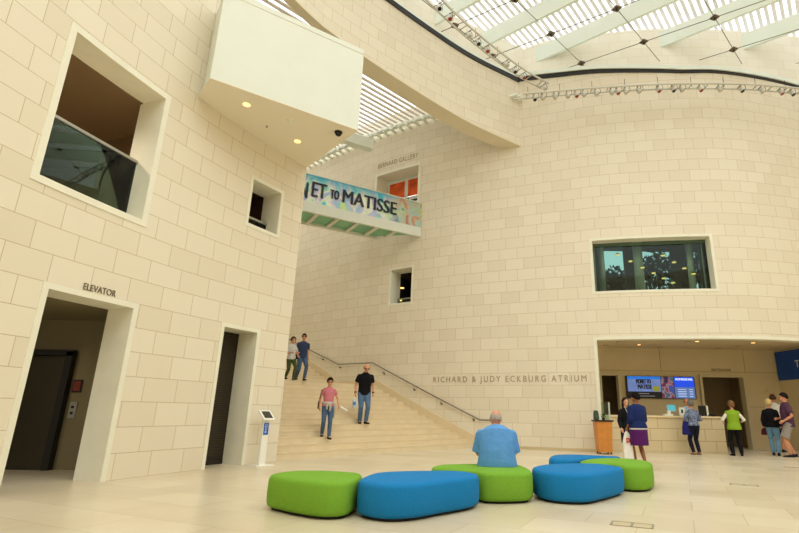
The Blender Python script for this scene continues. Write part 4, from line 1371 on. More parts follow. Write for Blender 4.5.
UB = Vector((0.79, -0.613)).normalized(); VB = Vector((0.613, 0.79)).normalized()
def rb(q, p, z): v = UB * q + VB * p; return Vector((v.x, v.y, z))
mb = MB()
Z_SL = 18.95
for k in range(-52, 75):
    q = k * 0.29
    p0 = max(4, (9.5 + 0.613 * q) / 0.79)
    if p0 < 39: mb.bar(rb(q, p0, Z_SL), rb(q, 40, Z_SL), 0.15, 0.04)
tag(mb.build('roof', M['slat']), kind='structure')
starts = {11.4: -11.8, 13.8: -11.6, 16.2: -10.9, 18.6: -9.3, 21.05: -5.0, 23.45: -1.9, 25.85: 0.8, 28.3: 3.0}
for k, (p, q) in enumerate(starts.items()):
    mb = MB(); mb.bar(rb(q - 1.5, p, 17.85), rb(q + 24, p, 17.85), 0.12, 0.8)
    tag(mb.build('roof_beam', M['mint']), kind='structure')

# alcove skylight over the stair
mb = MB()
va = Vector((0.69, 0.724)); ua = Vector((0.724, -0.69))
Z_AL = 14.5
for k in range(-22, 34):
    o = Vector((-4.0, 19.0)) + ua * (k * 0.30)
    def inside(q):
        i = min(range(len(LP.p)), key=lambda j: (LP.p[j] - q).length_squared)
        dl = (q - LP.p[i]).dot(LP.n(LP.s[i]))
        i2 = min(range(len(RP.p)), key=lambda j: (RP.p[j] - q).length_squared)
        dr = (q - RP.p[i2]).dot(RP.n(RP.s[i2]))
        return dl < -0.45 and dr > 0.35 and LP.s[i] > 2.0
    run = [t * 0.1 for t in range(-120, 90) if inside(o + va * (t * 0.1))]
    if len(run) < 4: continue
    groups = [[run[0]]]
    for t in run[1:]:
        if t - groups[-1][-1] < 0.15: groups[-1].append(t)
        else: groups.append([t])
    run = max(groups, key=len)
    a_, b_ = o + va * run[0], o + va * run[-1]
    mb.bar((a_.x, a_.y, Z_AL), (b_.x, b_.y, Z_AL), 0.14, 0.05)
tag(mb.build('roof_alcove', M['slat']), kind='structure')
mb = MB(); pbox(mb, RP, 3.0, S_JOIN, 0.42, 0.22, Z_AL - 0.16, Z_AL - 0.06)
k0 = 0
for s_ in RP.steps(3.0, S_JOIN, 0.45): pbox(mb, RP, s_, s_ + 0.14, 0.42, 0.0, Z_AL - 0.24, Z_AL - 0.16, ds=2)
tag(mb.build('trim_6', M['mint']), kind='structure')
e1, e2 = Vector(on_z(372, 146, 13.3)[:2]), Vector(on_z(318, 128, 13.3)[:2])
mb = MB(); dv = (e2 - e1).normalized()
mb.bar((e1.x, e1.y, 13.3), (e1.x + dv.x * 4.5, e1.y + dv.y * 4.5, 13.3), 0.35, 0.5)
tag(mb.build('alcove_beam', M['mint']), kind='structure')

# ================================================================== CABLE NET with node plates
N0, GA, GB = Vector((4.13, 18.05)), Vector((2.37, -1.47)), Vector((1.785, 1.86))
ZN = 17.0
KN = (ZN - 0.45 - CAM_H) / (ZN - CAM_H)
def node(i, j):
    v = (N0 + GA * i + GB * j) * KN
    return Vector((v.x, v.y, ZN - 0.45))
def blocked(q):
    q = q.xy
    if q.x > 2.6:
        i2 = min(range(len(CP.p)), key=lambda j: (CP.p[j] - q).length_squared)
        return (q - CP.p[i2]).dot(CP.n(CP.s[i2])) < 0.12
    i = min(range(len(LP.p)), key=lambda j: (LP.p[j] - q).length_squared)
    return (q - LP.p[i]).dot(LP.n(LP.s[i])) < -1.05
def cable(a, b, steps=60):
    pts = [a.lerp(b, k / steps) for k in range(steps + 1)]
    ok = [p for p in pts if not blocked(p)]
    return (ok[0], ok[-1]) if len(ok) > 2 else None
mcab = mat('steel_cable', (120, 116, 98), 0.4, 0.5)
net = empty('cable_net', node(1, 0)); tag(net, 'net of thin steel cables with dark square clamps stretched below the roof beams', 'cable net')
def add_cable(c):
    if not c: return
    a = MB(); a.tube([c[0], c[1]], 0.016, 6); rel(net, a.build('cable', mcab))
for j in range(-2, 6): add_cable(cable(node(-4, j), node(6, j)))
for i in range(-2, 6): add_cable(cable(node(i, -4), node(i, 6)))
for i in range(-2, 6):
    for j in range(-2, 6):
        c = node(i, j)
        if blocked(c): continue
        a = MB(); a.box(c, (0.26, 0.26, 0.05), math.radians(20)); cl_ = rel(net, a.build('clamp_plate', mat('clamp_plate', (104, 88, 70), 0.5, 0.4) if 'clamp_plate' not in bpy.data.materials else bpy.data.materials['clamp_plate']))
        a = MB(); a.tube([c + Vector((0, 0, 0.05)), c - Vector((0, 0, 0.09))], 0.035, 8); under(cl_, a.build('bolt', M['dark']))

# ================================================================== LIGHT RAILS with spotlights
mred = mat('red_lens', (150, 54, 34), 0.3); mchrome = mat('lamp_silver', (196, 192, 178), 0.3, 0.5); mblk = M['black']
mrl = mat('rail_silver', (206, 204, 192), 0.35, 0.4)
def light_rail(path, z, label, group, lamps, sa, sb, wd=0.30):
    t = empty('light_rail', path.at((sa + sb) / 2, 0, z)); tag(t, label, 'light rail')
    for n_ in (-wd / 2, wd / 2):
        a = MB(); a.tube([path.at(s_, n_, z) for s_ in path.steps(sa + (0.0 if n_ < 0 else 0.35), sb, 0.3)], 0.038, 8); rel(t, a.build('rail', mrl))
    k = 0
    for s_ in path.steps(sa + 0.5, sb - 0.3, 0.62):
        a = MB(); a.tube([path.at(s_, -wd / 2, z), path.at(s_, wd / 2, z)], 0.018, 6); rel(t, a.build('rung', M['steel']))
        if k % 2 == 0:
            a = MB(); a.tube([path.at(s_ + 0.05, 0, z + 0.0), path.at(s_ + 0.05, 0, z + 0.42)], 0.009, 5); rel(t, a.build('hanger', M['dark']))
        k += 1
    for i, (s_, col) in enumerate(lamps):
        c = path.at(s_, 0.0, z - 0.06)
        d = Vector((0.25, -0.25, -0.8)).normalized()
        sp_ = empty('spotlight', c)
        tag(sp_, 'small spotlight with a %s, hung on the %s' % ({'r': 'red lens', 'b': 'dark lens', 'w': 'plain silver back'}[col], group), 'spotlight', {'r': 'red ', 'b': 'dark ', 'w': 'silver '}[col] + 'spotlights on the ' + group)
        a = MB(); a.tube([c, c + d * 0.20], [0.062, 0.08], 12); can = rel(sp_, a.build('can', mchrome))
        a = MB(); a.tube([c + d * 0.195, c + d * 0.215], [0.075, 0.07], 12); under(can, a.build('lens', {'r': mred, 'b': mblk, 'w': mchrome}[col]))
        a = MB(); a.tube([path.at(s_, -wd / 2, z), path.at(s_, wd / 2, z)], 0.014, 5); a.tube([path.at(s_, 0, z), c, c + d * 0.1], 0.014, 5); rel(sp_, a.build('yoke', M['dark']))
        # cable loop
        pts = [path.at(s_ + 0.12 + 0.10 * math.cos(k / 10 * 2 * PI), 0.02, z - 0.05 + 0.14 * math.sin(k / 10 * 2 * PI)) for k in range(11)]
        a = MB(); a.tube(pts, 0.008, 5); rel(sp_, a.build('cable', M['dark']))
ZR, ZL = 13.3, 14.4
RRP = Path(spline([on_z(px, py, ZR)[:2] for px, py in ((514, 97), (560, 93), (600, 90), (650, 87), (700, 86), (750, 87), (799, 91), (850, 96))]))
RLP = Path(spline([on_z(px, py, ZL)[:2] for px, py in ((390, -45), (434, 0), (460, 25), (490, 50), (520, 72), (545, 86))]))
lr = []
for px, c in ((533, 'b'), (541, 'w'), (553, 'w'), (566, 'w'), (574.5, 'r'), (582, 'w'), (594.5, 'w'), (610, 'w'), (616, 'r'), (624, 'w'), (657, 'r'), (671.5, 'b'), (699, 'r'), (740, 'b'), (779, 'r'), (790, 'b'), (637, 'w'), (680, 'w'), (718, 'w'), (760, 'w')):
    s_ = RRP.hit(px, 90)[0]; lr.append((s_, c))
light_rail(RRP, ZR, 'long ladder-like metal light rail hanging in front of the stone wall at the right', 'right light rail', lr, 0.0, RRP.s[-1])
ll = []
for px, py, c in ((438, 7, 'b'), (448.5, 17, 'r'), (468, 32, 'w'), (477, 41, 'b'), (486, 48, 'r'), (505, 60, 'w'), (513.5, 66, 'b'), (522.5, 71.5, 'r'), (543, 82, 'w')):
    ll.append((RLP.hit(px, py)[0], c))
light_rail(RLP, ZL, 'curved ladder-like metal light rail following the drum at the top left', 'left light rail', ll, 0.0, RLP.s[-1], 0.42)
# ================================================================== PEOPLE
DG = bpy.context.evaluated_depsgraph_get
def remeshed(mb, voxel, mats, name, smooth_it=4):
    me = mb.data(name + '_raw', mats)
    o = bpy.data.objects.new(name, me); COL.objects.link(o)
    r = o.modifiers.new('r', 'REMESH'); r.mode = 'VOXEL'; r.voxel_size = voxel; r.use_smooth_shade = True
    s = o.modifiers.new('s', 'SMOOTH'); s.factor = 0.5; s.iterations = smooth_it
    dg = DG(); dg.update()
    new = bpy.data.meshes.new_from_object(o.evaluated_get(dg))
    new.name = name
    bpy.data.objects.remove(o); bpy.data.meshes.remove(me)
    new.materials.clear()
    for m in (mats if isinstance(mats, (list, tuple)) else [mats]): new.materials.append(m)
    new.polygons.foreach_set('use_smooth', [True] * len(new.polygons))
    return new

def ik(a, c, l1, l2, pole):
    a, c = Vector(a), Vector(c)
    d = c - a
    L = min(d.length, (l1 + l2) * 0.998)
    c = a + d.normalized() * L
    k = (l1 * l1 - l2 * l2 + L * L) / (2 * L)
    h = math.sqrt(max(0.0, l1 * l1 - k * k))
    u = d.normalized()
    p = Vector(pole); p = (p - u * p.dot(u))
    p = p.normalized() if p.length > 1e-6 else Vector((0, 1, 0))
    return a + u * k + p * h, c

def ring(c, rx, ry, pitch, n=18, roll=0.0):
    R = Matrix.Rotation(pitch, 3, 'X')
    return [Vector(c) + R @ Vector((rx * math.cos(2 * PI * j / n), ry * math.sin(2 * PI * j / n), 0)) for j in range(n)]

def fabric(name, c, noise=0.05, **k):
    if name in bpy.data.materials: return bpy.data.materials[name]
    return mat(name, c, 0.85, noise=noise, nscale=k.pop('nscale', 14), bump=k.pop('bump', 0.25), bscale=k.pop('bscale', 18), spec=0.2, **k)
def skin(c): 
    n = 'skin_%d_%d_%d' % c
    return bpy.data.materials.get(n) or mat(n, c, 0.5, noise=0.04, nscale=20)

LEN = [-0.09, 0.0, 0.13, 0.27, 0.40, 0.49, 0.545]
def person(label, pos, rot, height, sex='m', skin_c=(214, 160, 124), bulk=1.0, belly=1.0, lean=(0.0, 0.0), pelvis=(0, 0, 0.93), ankles=None, toes=(0, 0), wrists=None,
           elbows=None, knees=None, head=(0, 0), hair=None, hair_c=(40, 30, 24), top=None, bottom=None, shoes=(30, 28, 26), extra=None, group=None, face=True, grip=0.5, feet=True, headscale=1.10, slope=1.0):
    K = height / 1.75
    pv = Vector(pelvis)
    rx = {'m': [0.13, 0.165, 0.155, 0.168, 0.182, 0.155, 0.07], 'f': [0.13, 0.178, 0.138, 0.15, 0.158, 0.135, 0.06]}[sex]
    ry = {'m': [0.09, 0.115, 0.11, 0.118, 0.115, 0.085, 0.062], 'f': [0.09, 0.125, 0.105, 0.12, 0.115, 0.08, 0.055]}[sex]
    rx = [v * bulk for v in rx]; ry = [v * bulk * (belly if 0 < i < 4 else 1) for i, v in enumerate(ry)]
    rx[6] /= bulk; ry[6] /= bulk
    rx[5] = rx[5] / bulk * (1 + (bulk - 1) * 0.6)
    rx[5] *= slope
    spine, pit = [], []
    p = pv.copy(); last = 0.0
    p0 = pv + Vector((0, math.sin(lean[0]) * 0.09, -math.cos(lean[0]) * 0.09))
    spine.append(p0); pit.append(lean[0])
    for l in LEN[1:]:
        a = lean[0] + (lean[1] - lean[0]) * (l / 0.545)
        p = p + Vector((0, -math.sin(a), math.cos(a))) * (l - last); last = l
        spine.append(p.copy()); pit.append(a)
    an = pit[-1]
    neck = spine[-1] + Vector((0, -math.sin(an), math.cos(an))) * 0.06
    Rh = Matrix.Rotation(math.radians(head[0]), 3, 'Z') @ Matrix.Rotation(an * 0.35 + math.radians(head[1]), 3, 'X')
    hc = neck + Rh @ Vector((0, -0.012, 0.085 * headscale))
    Rh = Rh @ Matrix.Scale(headscale, 3)
    sw = (0.178 if sex == 'm' else 0.155) * (1 + (bulk - 1) * 0.6)
    sh = [spine[5] + Matrix.Rotation(an, 3, 'X') @ Vector((s * sw, 0.0, -0.050 - (1 - slope) * 0.22)) for s in (1, -1)]
    hip = [pv + Vector((s * 0.088 * (1 + (bulk - 1) * 0.5), 0, -0.045)) for s in (1, -1)]
    ank = ankles or [(0.10, 0.0, 0.08), (-0.10, 0.0, 0.08)]
    wr = wrists or [(sw + 0.06, -0.03, 0.86), (-sw - 0.06, -0.03, 0.86)]
    eb = elbows or [(0.3, 1, 0), (-0.3, 1, 0)]
    kn = knees or [(0.1, -1, 0), (-0.1, -1, 0)]
    J = []
    for i in (0, 1):
        k_, a_ = ik(hip[i], ank[i], 0.43, 0.425, kn[i])
        e_, w_ = ik(sh[i], wr[i], 0.285, 0.25, eb[i])
        J.append(dict(knee=k_, ankle=a_, elbow=e_, wrist=w_))
    b2 = 1 + (bulk - 1) * 0.45
    f = 0.9 if sex == 'f' else 1.0
    def W(q): return tuple(Vector(q) * K)
    def scaled(mb):
        mb.v = [W(q) for q in mb.v]; return mb
    # ---------------- body
    b = MB()
    b.rings([ring(c, x, y, t) for c, x, y, t in zip(spine, rx, ry, pit)])
    b.tube([spine[6] - (spine[6] - spine[5]) * 0.3, neck, hc], [0.062 * f, 0.054 * f, 0.055 * f], 14)
    b.ball(hc + Rh @ Vector((0, 0.006, 0.022)), (0.074, 0.092, 0.096), rot=Rh, n=20, m=14)
    b.ball(hc + Rh @ Vector((0, -0.028, -0.045)), (0.056, 0.062, 0.066), rot=Rh, n=16, m=10)
    b.tube([hc + Rh @ Vector((0, -0.086, 0.022)), hc + Rh @ Vector((0, -0.104, -0.010)), hc + Rh @ Vector((0, -0.088, -0.018))], [0.010, 0.016, 0.012], 8)
    for s in (1, -1):
        b.ball(hc + Rh @ Vector((s * 0.076, 0.012, -0.005)), (0.011, 0.020, 0.031), rot=Rh, n=8, m=6)
    for i, s in ((0, 1), (1, -1)):
        j = J[i]
        b.tube([sh[i] + (Vector((0, 0, spine[5].z)) - sh[i]) * 0.0, sh[i].lerp(j['elbow'], 0.35), j['elbow'], j['elbow'].lerp(j['wrist'], 0.3), j['wrist']], [0.052 * b2 * f, 0.047 * b2 * f, 0.037 * b2 * f, 0.038 * b2 * f, 0.025 * f], 12)
        b.ball(sh[i], 0.050 * b2 * f)
        b.tube([hip[i], hip[i].lerp(j['knee'], 0.4), j['knee'], j['knee'].lerp(j['ankle'], 0.3), j['ankle']], [0.085 * b2, 0.076 * b2, 0.052 * b2, 0.054 * b2, 0.034], 14)
        # hand
        d = (j['wrist'] - j['elbow']).normalized()
        inw = Vector((-s, 0.15, 0)); inw = (inw - d * inw.dot(d)).normalized()
        sd_ = d.cross(inw).normalized()
        if sd_.y > 0: sd_ = -sd_                        # thumb side forward
        w_ = j['wrist']
        b.tube([w_, w_ + d * 0.04, w_ + d * 0.085], [(0.024, 0.024), (0.032, 0.032), (0.030, 0.030)], 10)
        for q in range(4):
            o = w_ + d * 0.08 + sd_ * (0.027 - q * 0.018)
            ln = (0.070, 0.078, 0.072, 0.056)[q]
            c1 = grip * 0.8
            k1 = o + (d * math.cos(c1) + inw * math.sin(c1)) * ln * 0.5
            k2 = k1 + (d * math.cos(c1 * 2.2) + inw * math.sin(c1 * 2.2)) * ln * 0.5
            b.tube([o - d * 0.02, o, k1, k2], [0.010, 0.0100, 0.0092, 0.0080], 8)
        t0 = w_ + d * 0.025 + sd_ * 0.022
        t1 = t0 + (d * 0.75 + sd_ * 0.6 + inw * 0.25).normalized() * 0.036
        t2 = t1 + (d * 0.95 + inw * 0.35).normalized() * 0.032
        b.tube([t0, t1, t2], [0.014, 0.011, 0.009], 8)
    fdir = []
    for i in (0, 1):
        t = math.radians(toes[i])
        fd = Vector((math.sin(t), -math.cos(t), 0)); fdir.append(fd)
        a_ = J[i]['ankle']
        b.tube([a_ + Vector((0, 0, 0.02)), a_ + Vector((0, 0, -0.03)) + fd * 0.02, a_ + fd * 0.15 + Vector((0, 0, -0.055))], [0.034, 0.036, 0.024], 10)
    me = remeshed(scaled(b), 0.0095 * K, skin(skin_c), 'person')
    o = bpy.data.objects.new('person', me); COL.objects.link(o)
    o.location = pos; o.rotation_euler = (0, 0, math.radians(rot))
    tag(o, label, 'person', group)
    def child(name, mb_, m, voxel=None, smooth=True, it=3):
        if voxel:
            c = bpy.data.objects.new(name, remeshed(scaled(mb_), voxel * K, m, name, it)); COL.objects.link(c)
        else:
            c = scaled(mb_).build(name, m, smooth=smooth)
        c.parent = o
        return c
    # ---------------- shoes
    if feet and shoes is not None:
        ms = fabric('shoe_%d_%d_%d' % shoes, shoes, 0.03)
        for i in (0, 1):
            a_, fd = J[i]['ankle'], fdir[i]
            c = MB()
            zb = a_.z - 0.08
            for l, wd, ht in ((-0.075, 0.032, 0.085), (-0.03, 0.042, 0.095), (0.04, 0.045, 0.075), (0.11, 0.050, 0.055), (0.165, 0.042, 0.045), (0.195, 0.020, 0.030)):
                pass
            prof = [(-0.075, 0.028, 0.080), (-0.045, 0.040, 0.094), (0.01, 0.043, 0.088), (0.07, 0.046, 0.066), (0.12, 0.048, 0.054), (0.17, 0.040, 0.046), (0.20, 0.018, 0.034)]
            sdv = Vector((-fd.y, fd.x, 0))
            rs = []
            for l, wd, ht in prof:
                ce = Vector((a_.x, a_.y, zb)) + fd * l
                rs.append([ce + sdv * wd * math.cos(u) + Vector((0, 0, max(0.0, ht / 2 + ht / 2 * math.sin(u)))) for u in [2 * PI * q / 12 for q in range(12)]])
            c.rings(rs); child('shoe', c, ms)
    # ---------------- bottom wear
    if bottom:
        e_ = bottom.get('ease', 0.014)
        c = MB()
        if bottom['kind'] == 'skirt':
            hem = bottom.get('hem', 0.42)
            zs = [0.12, 0.04, -0.06, -0.2, -hem * 0.8, -hem]
            fl_ = bottom.get('flare', 1.06)
            wv = [rx[2] * 1.03, rx[1] + 0.0, rx[1] + 0.012, rx[1] + 0.012, rx[1] * fl_, rx[1] * fl_]
            wy = [ry[2] * 1.03, ry[1], ry[1] + 0.015, ry[1] + 0.02, ry[1] * fl_ + 0.02, ry[1] * fl_ + 0.02]
            c.rings([ring(pv + Vector((0, 0, z)), x + e_, y + e_, 0) for z, x, y in zip(zs, wv, wy)][::-1])
            child('skirt', c, bottom['m'], 0.012)
        else:
            ln = bottom.get('length', 2.0)
            c.rings([ring(q, x + e_, y + e_, t) for q, x, y, t in zip([spine[0], spine[1], spine[1].lerp(spine[2], 0.75)], [rx[0], rx[1], rx[2]], [ry[0] * 1.1, ry[1], ry[2]], pit)])
            for i in (0, 1):
                j = J[i]
                lower = j['knee'].lerp(j['ankle'], max(0.0, min(1.0, ln - 1.0)))
                lo_r = 0.05 * b2 + e_ if bottom.get('wide') else 0.040 * b2 + e_
                if ln <= 1.05:
                    q_ = hip[i].lerp(j['knee'], ln)
                    c.tube([hip[i] + Vector((0, 0, 0.02)), hip[i].lerp(j['knee'], 0.4), q_], [0.093 * b2 + e_, 0.086 * b2 + e_, 0.078 * b2 + e_ * 1.5], 14)
                else:
                    c.tube([hip[i] + Vector((0, 0, 0.02)), hip[i].lerp(j['knee'], 0.4), j['knee'], j['knee'].lerp(lower, 0.5), lower], [0.090 * b2 + e_, 0.078 * b2 + e_, 0.055 * b2 + e_, 0.052 * b2 + e_, lo_r], 14)
            child(bottom.get('name', 'trousers'), c, bottom['m'], 0.012)
    # ---------------- top wear (a list: inner first)
    for tw in (top or []):
        e_ = tw.get('ease', 0.014)
        hem = tw.get('hem', 0.06)
        c = MB()
        low = pv + Vector((0, math.sin(lean[0]) * hem, -math.cos(lean[0]) * hem))
        hw = rx[1] if hem > 0 else (rx[1] + rx[2]) / 2
        cs = [low] + [spine[i] for i in range(1, 7)]
        xs_ = [hw * tw.get('flare', 1.02)] + rx[1:6] + [rx[6] * 0.98]
        ys_ = [ry[1] * tw.get('flare', 1.04)] + ry[1:6] + [ry[6] * 1.0]
        ts_ = [lean[0]] + pit[1:]
        if hem < 0:
            cs, xs_, ys_, ts_ = [low] + cs[2:], [hw] + xs_[2:], [ry[2]] + ys_[2:], [ts_[0]] + ts_[2:]
        c.rings([ring(q, x + e_, y + e_, t) for q, x, y, t in zip(cs, xs_, ys_, ts_)])
        sl_ = tw.get('sleeve', 0.55)
        for i in (0, 1):
            j = J[i]
            c.ball(sh[i], 0.049 * b2 * f + e_)
            if sl_ <= 0: continue
            if sl_ <= 1.0:
                c.tube([sh[i], sh[i].lerp(j['elbow'], sl_ * 0.5), sh[i].lerp(j['elbow'], sl_)], [0.050 * b2 * f + e_, 0.052 * b2 * f + e_, 0.050 * b2 * f + e_ * 1.3], 14)
            else:
                c.tube([sh[i], sh[i].lerp(j['elbow'], 0.5), j['elbow'], j['elbow'].lerp(j['wrist'], sl_ - 1.0)], [0.054 * b2 * f + e_, 0.049 * b2 * f + e_, 0.043 * b2 * f + e_, 0.032 * f + e_], 14)
        if tw.get('collar'):
            c.tube([spine[6] - Vector((0, 0, 0.02)), spine[6].lerp(neck, 0.45)], [(rx[6] + 0.010, ry[6] + 0.012), (rx[6] * 0.92 + 0.004, ry[6] * 0.95 + 0.006)], 16)
        child(tw.get('name', 'shirt'), c, tw['m'], tw.get('voxel', 0.012), it=tw.get('it', 3))
    # ---------------- hair
    if hair:
        mh = fabric('hair_%d_%d_%d' % hair_c, hair_c, 0.25, nscale=40, bump=0.5, bscale=90)
        c = MB()
        lims = {'short': (62, 98, 124, 0), 'crop': (46, 78, 112, 0), 'full': (50, 100, 132, 0), 'fringe': (60, 112, 124, 78), 'bob': (50, 108, 138, 0), 'long': (50, 110, 140, 0)}[hair]
        n = 24; rows = 9
        def pt(az, th, k):
            return hc + Rh @ (Vector((0, 0.008, 0.022)) + Vector((0.075 * k * math.sin(th) * math.sin(az), -0.093 * k * math.sin(th) * math.cos(az), 0.097 * k * math.cos(th))))
        vol = {'short': 1.19, 'crop': 1.05, 'full': 1.27, 'fringe': 1.05, 'bob': 1.32, 'long': 1.18}[hair]
        outer, inner = [], []
        azs = [2 * PI * q / n for q in range(n)]
        if hair == 'fringe': azs = [math.radians(62) + (2 * PI - math.radians(124)) * q / (n - 1) for q in range(n)]
        for az in azs:
            cf = (1 - math.cos(az)) / 2          # 0 front, 1 back
            lo = lims[0] + (lims[1] - lims[0]) * min(1, cf * 2.4) if cf < 0.42 else lims[1] + (lims[2] - lims[1]) * (cf - 0.42) / 0.58
            hi = lims[3] + 0.5
            outer.append([pt(az, math.radians(hi + (lo - hi) * r / rows), vol if r < rows else vol * 0.97) for r in range(rows + 1)])
            inner.append([pt(az, math.radians(hi + (lo - hi) * r / rows), 0.93) for r in range(rows + 1)])
        m_ = len(azs); closed = hair != 'fringe'
        vs = [v for col in outer for v in col] + [v for col in inner for v in col]
        R1 = rows + 1; off = m_ * R1; fs = []
        for q in range(m_ if closed else m_ - 1):
            q2 = (q + 1) % m_
            for r in range(rows):
                fs.append((q * R1 + r, q2 * R1 + r, q2 * R1 + r + 1, q * R1 + r + 1))
                fs.append((off + q * R1 + r, off + q * R1 + r + 1, off + q2 * R1 + r + 1, off + q2 * R1 + r))
            fs.append((q * R1 + rows, q2 * R1 + rows, off + q2 * R1 + rows, off + q * R1 + rows))
            fs.append((q * R1, off + q * R1, off + q2 * R1, q2 * R1))
        if not closed:
            for q in (0, m_ - 1):
                for r in range(rows): fs.append((q * R1 + r, q * R1 + r + 1, off + q * R1 + r + 1, off + q * R1 + r))
        c.add(vs, fs)
        if hair == 'long':
            for s in (1, -1): c.tube([hc + Rh @ Vector((s * 0.072, 0.01, 0.0)), hc + Rh @ Vector((s * 0.085, 0.012, -0.10)), hc + Rh @ Vector((s * 0.088, 0.0, -0.19))], [0.026, 0.030, 0.018], 10)
            c.tube([hc + Rh @ Vector((0, 0.075, 0.0)), hc + Rh @ Vector((0, 0.085, -0.10)), hc + Rh @ Vector((0, 0.085, -0.20))], [(0.07, 0.03), (0.075, 0.03), (0.06, 0.02)], 12)
        child('hair', c, mh, None)
    # ---------------- face
    if face:
        me_ = bpy.data.materials.get('eye_dark') or mat('eye_dark', (30, 22, 18), 0.3)
        ml_ = bpy.data.materials.get('lip') or mat('lip', (160, 84, 74), 0.5)
        for s in (1, -1):
            c = MB(); c.ball(hc + Rh @ Vector((s * 0.030, -0.080, 0.016)), (0.013, 0.008, 0.008), rot=Rh, n=8, m=6); child('eye', c, me_)
        c = MB(); c.ball(hc + Rh @ Vector((0, -0.087, -0.052)), (0.024, 0.007, 0.007), rot=Rh, n=8, m=6); child('mouth', c, ml_)
    S = dict(o=o, K=K, spine=spine, J=J, sh=sh, hc=hc, Rh=Rh, pv=pv, child=child, neck=neck)
    S['world'] = lambda q: Vector(pos) + Matrix.Rotation(math.radians(rot), 3, 'Z') @ (Vector(q) * K)
    return S

def glasses(S, c=(24, 22, 22)):
    a = MB()
    for s in (1, -1):
        a.tube([S['hc'] + S['Rh'] @ Vector((s * 0.012, -0.094, 0.018)), S['hc'] + S['Rh'] @ Vector((s * 0.055, -0.082, 0.018))], [(0.016, 0.016), (0.015, 0.015)], 8)
        a.tube([S['hc'] + S['Rh'] @ Vector((s * 0.06, -0.078, 0.02)), S['hc'] + S['Rh'] @ Vector((s * 0.080, 0.01, 0.012))], 0.005, 6)
    S['child']('glasses', a, bpy.data.materials.get('glasses_dark') or mat('glasses_dark', c, 0.2))
def wristband(S, i, c):
    j = S['J'][i]; d = (j['wrist'] - j['elbow']).normalized()
    a = MB(); a.tube([j['wrist'] - d * 0.035, j['wrist'] - d * 0.005], 0.036, 12)
    S['child']('wristwatch', a, c)

def stair_spot(px, k, frac=0.5):
    v = (k - 1 + frac) * RUN
    lo, hi = -6.0, 9.0
    for _ in range(50):
        m = (lo + hi) / 2
        q = P0 + V * v + U * m
        d = ray(px, 420)
        if q.x / q.y < d[0] / d[1]: lo = m
        else: hi = m
    q = P0 + V * v + U * lo
    return (q.x, q.y, RISE * k)

JEANS = fabric('denim_blue', (76, 98, 130), 0.18, nscale=9)
JEANS_L = fabric('denim_light', (110, 152, 184), 0.12, nscale=9)
NAVY = fabric('navy_cloth', (24, 26, 44))
BLACK = fabric('black_cloth', (18, 18, 22))

# ---- woman in the pink T-shirt coming down the stair
pos = stair_spot(326.5, 3, 0.30)
S = person('woman in pink T-shirt and jeans with grey jumper tied at her waist on the stair', pos, 22, 1.72, 'f', (216, 160, 128), 1.0,
           ankles=[(0.07, -0.24, 0.08 - RISE / 1.63 * 1.75), (-0.10, 0.02, 0.08)], toes=(8, -8), pelvis=(0, -0.07, 0.90),
           wrists=[(0.30, -0.22, 0.90), (-0.24, -0.02, 0.86)], elbows=[(0.5, 1, 0), (-0.4, 1, 0)], head=(0, 14), hair='short', hair_c=(40, 26, 22),
           top=[dict(m=fabric('pink_cotton', (204, 122, 132)), sleeve=0.5, hem=0.02)], bottom=dict(kind='trousers', m=JEANS, ease=0.010), shoes=(30, 28, 32))
glasses(S)
a = MB()
pv = S['pv']
a.rings([ring(pv + Vector((0, 0, z)), 0.185 + e_, 0.135 + e_, 0) for z, e_ in ((0.04, 0.012), (0.07, 0.022), (0.11, 0.010))])
a.tube([pv + Vector((0.02, -0.155, 0.08)), pv + Vector((0.05, -0.17, -0.05)), pv + Vector((0.03, -0.165, -0.17))], [0.04, 0.036, 0.026], 10)
a.tube([pv + Vector((-0.02, -0.155, 0.08)), pv + Vector((-0.06, -0.165, -0.03)), pv + Vector((-0.05, -0.165, -0.13))], [0.035, 0.034, 0.022], 10)
a.tube([pv + Vector((0.17, 0.02, 0.06)), pv + Vector((0.20, 0.04, -0.15)), pv + Vector((0.19, 0.05, -0.36))], [(0.05, 0.10), (0.05, 0.12), (0.03, 0.08)], 12)
S['child']('tied_jumper', a, fabric('grey_jumper', (188, 180, 166)), 0.014)
wq = S['world'](S['J'][0]['wrist'] + Vector((0.05, -0.08, -0.06)))
a = MB()
a.add([wq + Vector((0.0, -0.02, 0.0)), wq + Vector((0.22, -0.05, -0.10)), wq + Vector((0.20, 0.07, -0.07)), wq + Vector((-0.02, 0.09, 0.05)),
       wq + Vector((0.0, -0.02, 0.008)), wq + Vector((0.22, -0.05, -0.092)), wq + Vector((0.20, 0.07, -0.062)), wq + Vector((-0.02, 0.09, 0.058))],
      [(0, 3, 2, 1), (4, 5, 6, 7), (0, 1, 5, 4), (1, 2, 6, 5), (2, 3, 7, 6), (3, 0, 4, 7)])
tag(a.build('leaflet', M['white'], origin=wq), 'white folded leaflet in the hand of the woman in pink on the stair', 'leaflet')
hb = S['world'](Vector((-0.25, 0.06, 0.93)))
t = empty('shoulder_bag', hb); tag(t, 'brown shoulder bag hanging at the side of the woman in pink', 'bag')
a = MB(); a.rings([[hb + Vector((0.03 * math.cos(q / 10 * 2 * PI) * k, 0.09 * math.sin(q / 10 * 2 * PI) * k, z)) for q in range(10)] for z, k in ((-0.13, 0.7), (-0.10, 1.1), (0.05, 1.1), (0.12, 0.6))]); rel(t, a.build('body', fabric('brown_leather', (84, 56, 44)), smooth=True))
a = MB(); a.tube([hb + Vector((0, 0, 0.1)), S['world'](S['sh'][1] + Vector((-0.07, -0.02, 0.0))), S['world'](S['sh'][1] + Vector((0.03, -0.02, 0.075)))], 0.012, 6); rel(t, a.build('strap', fabric('brown_leather', (84, 56, 44))))

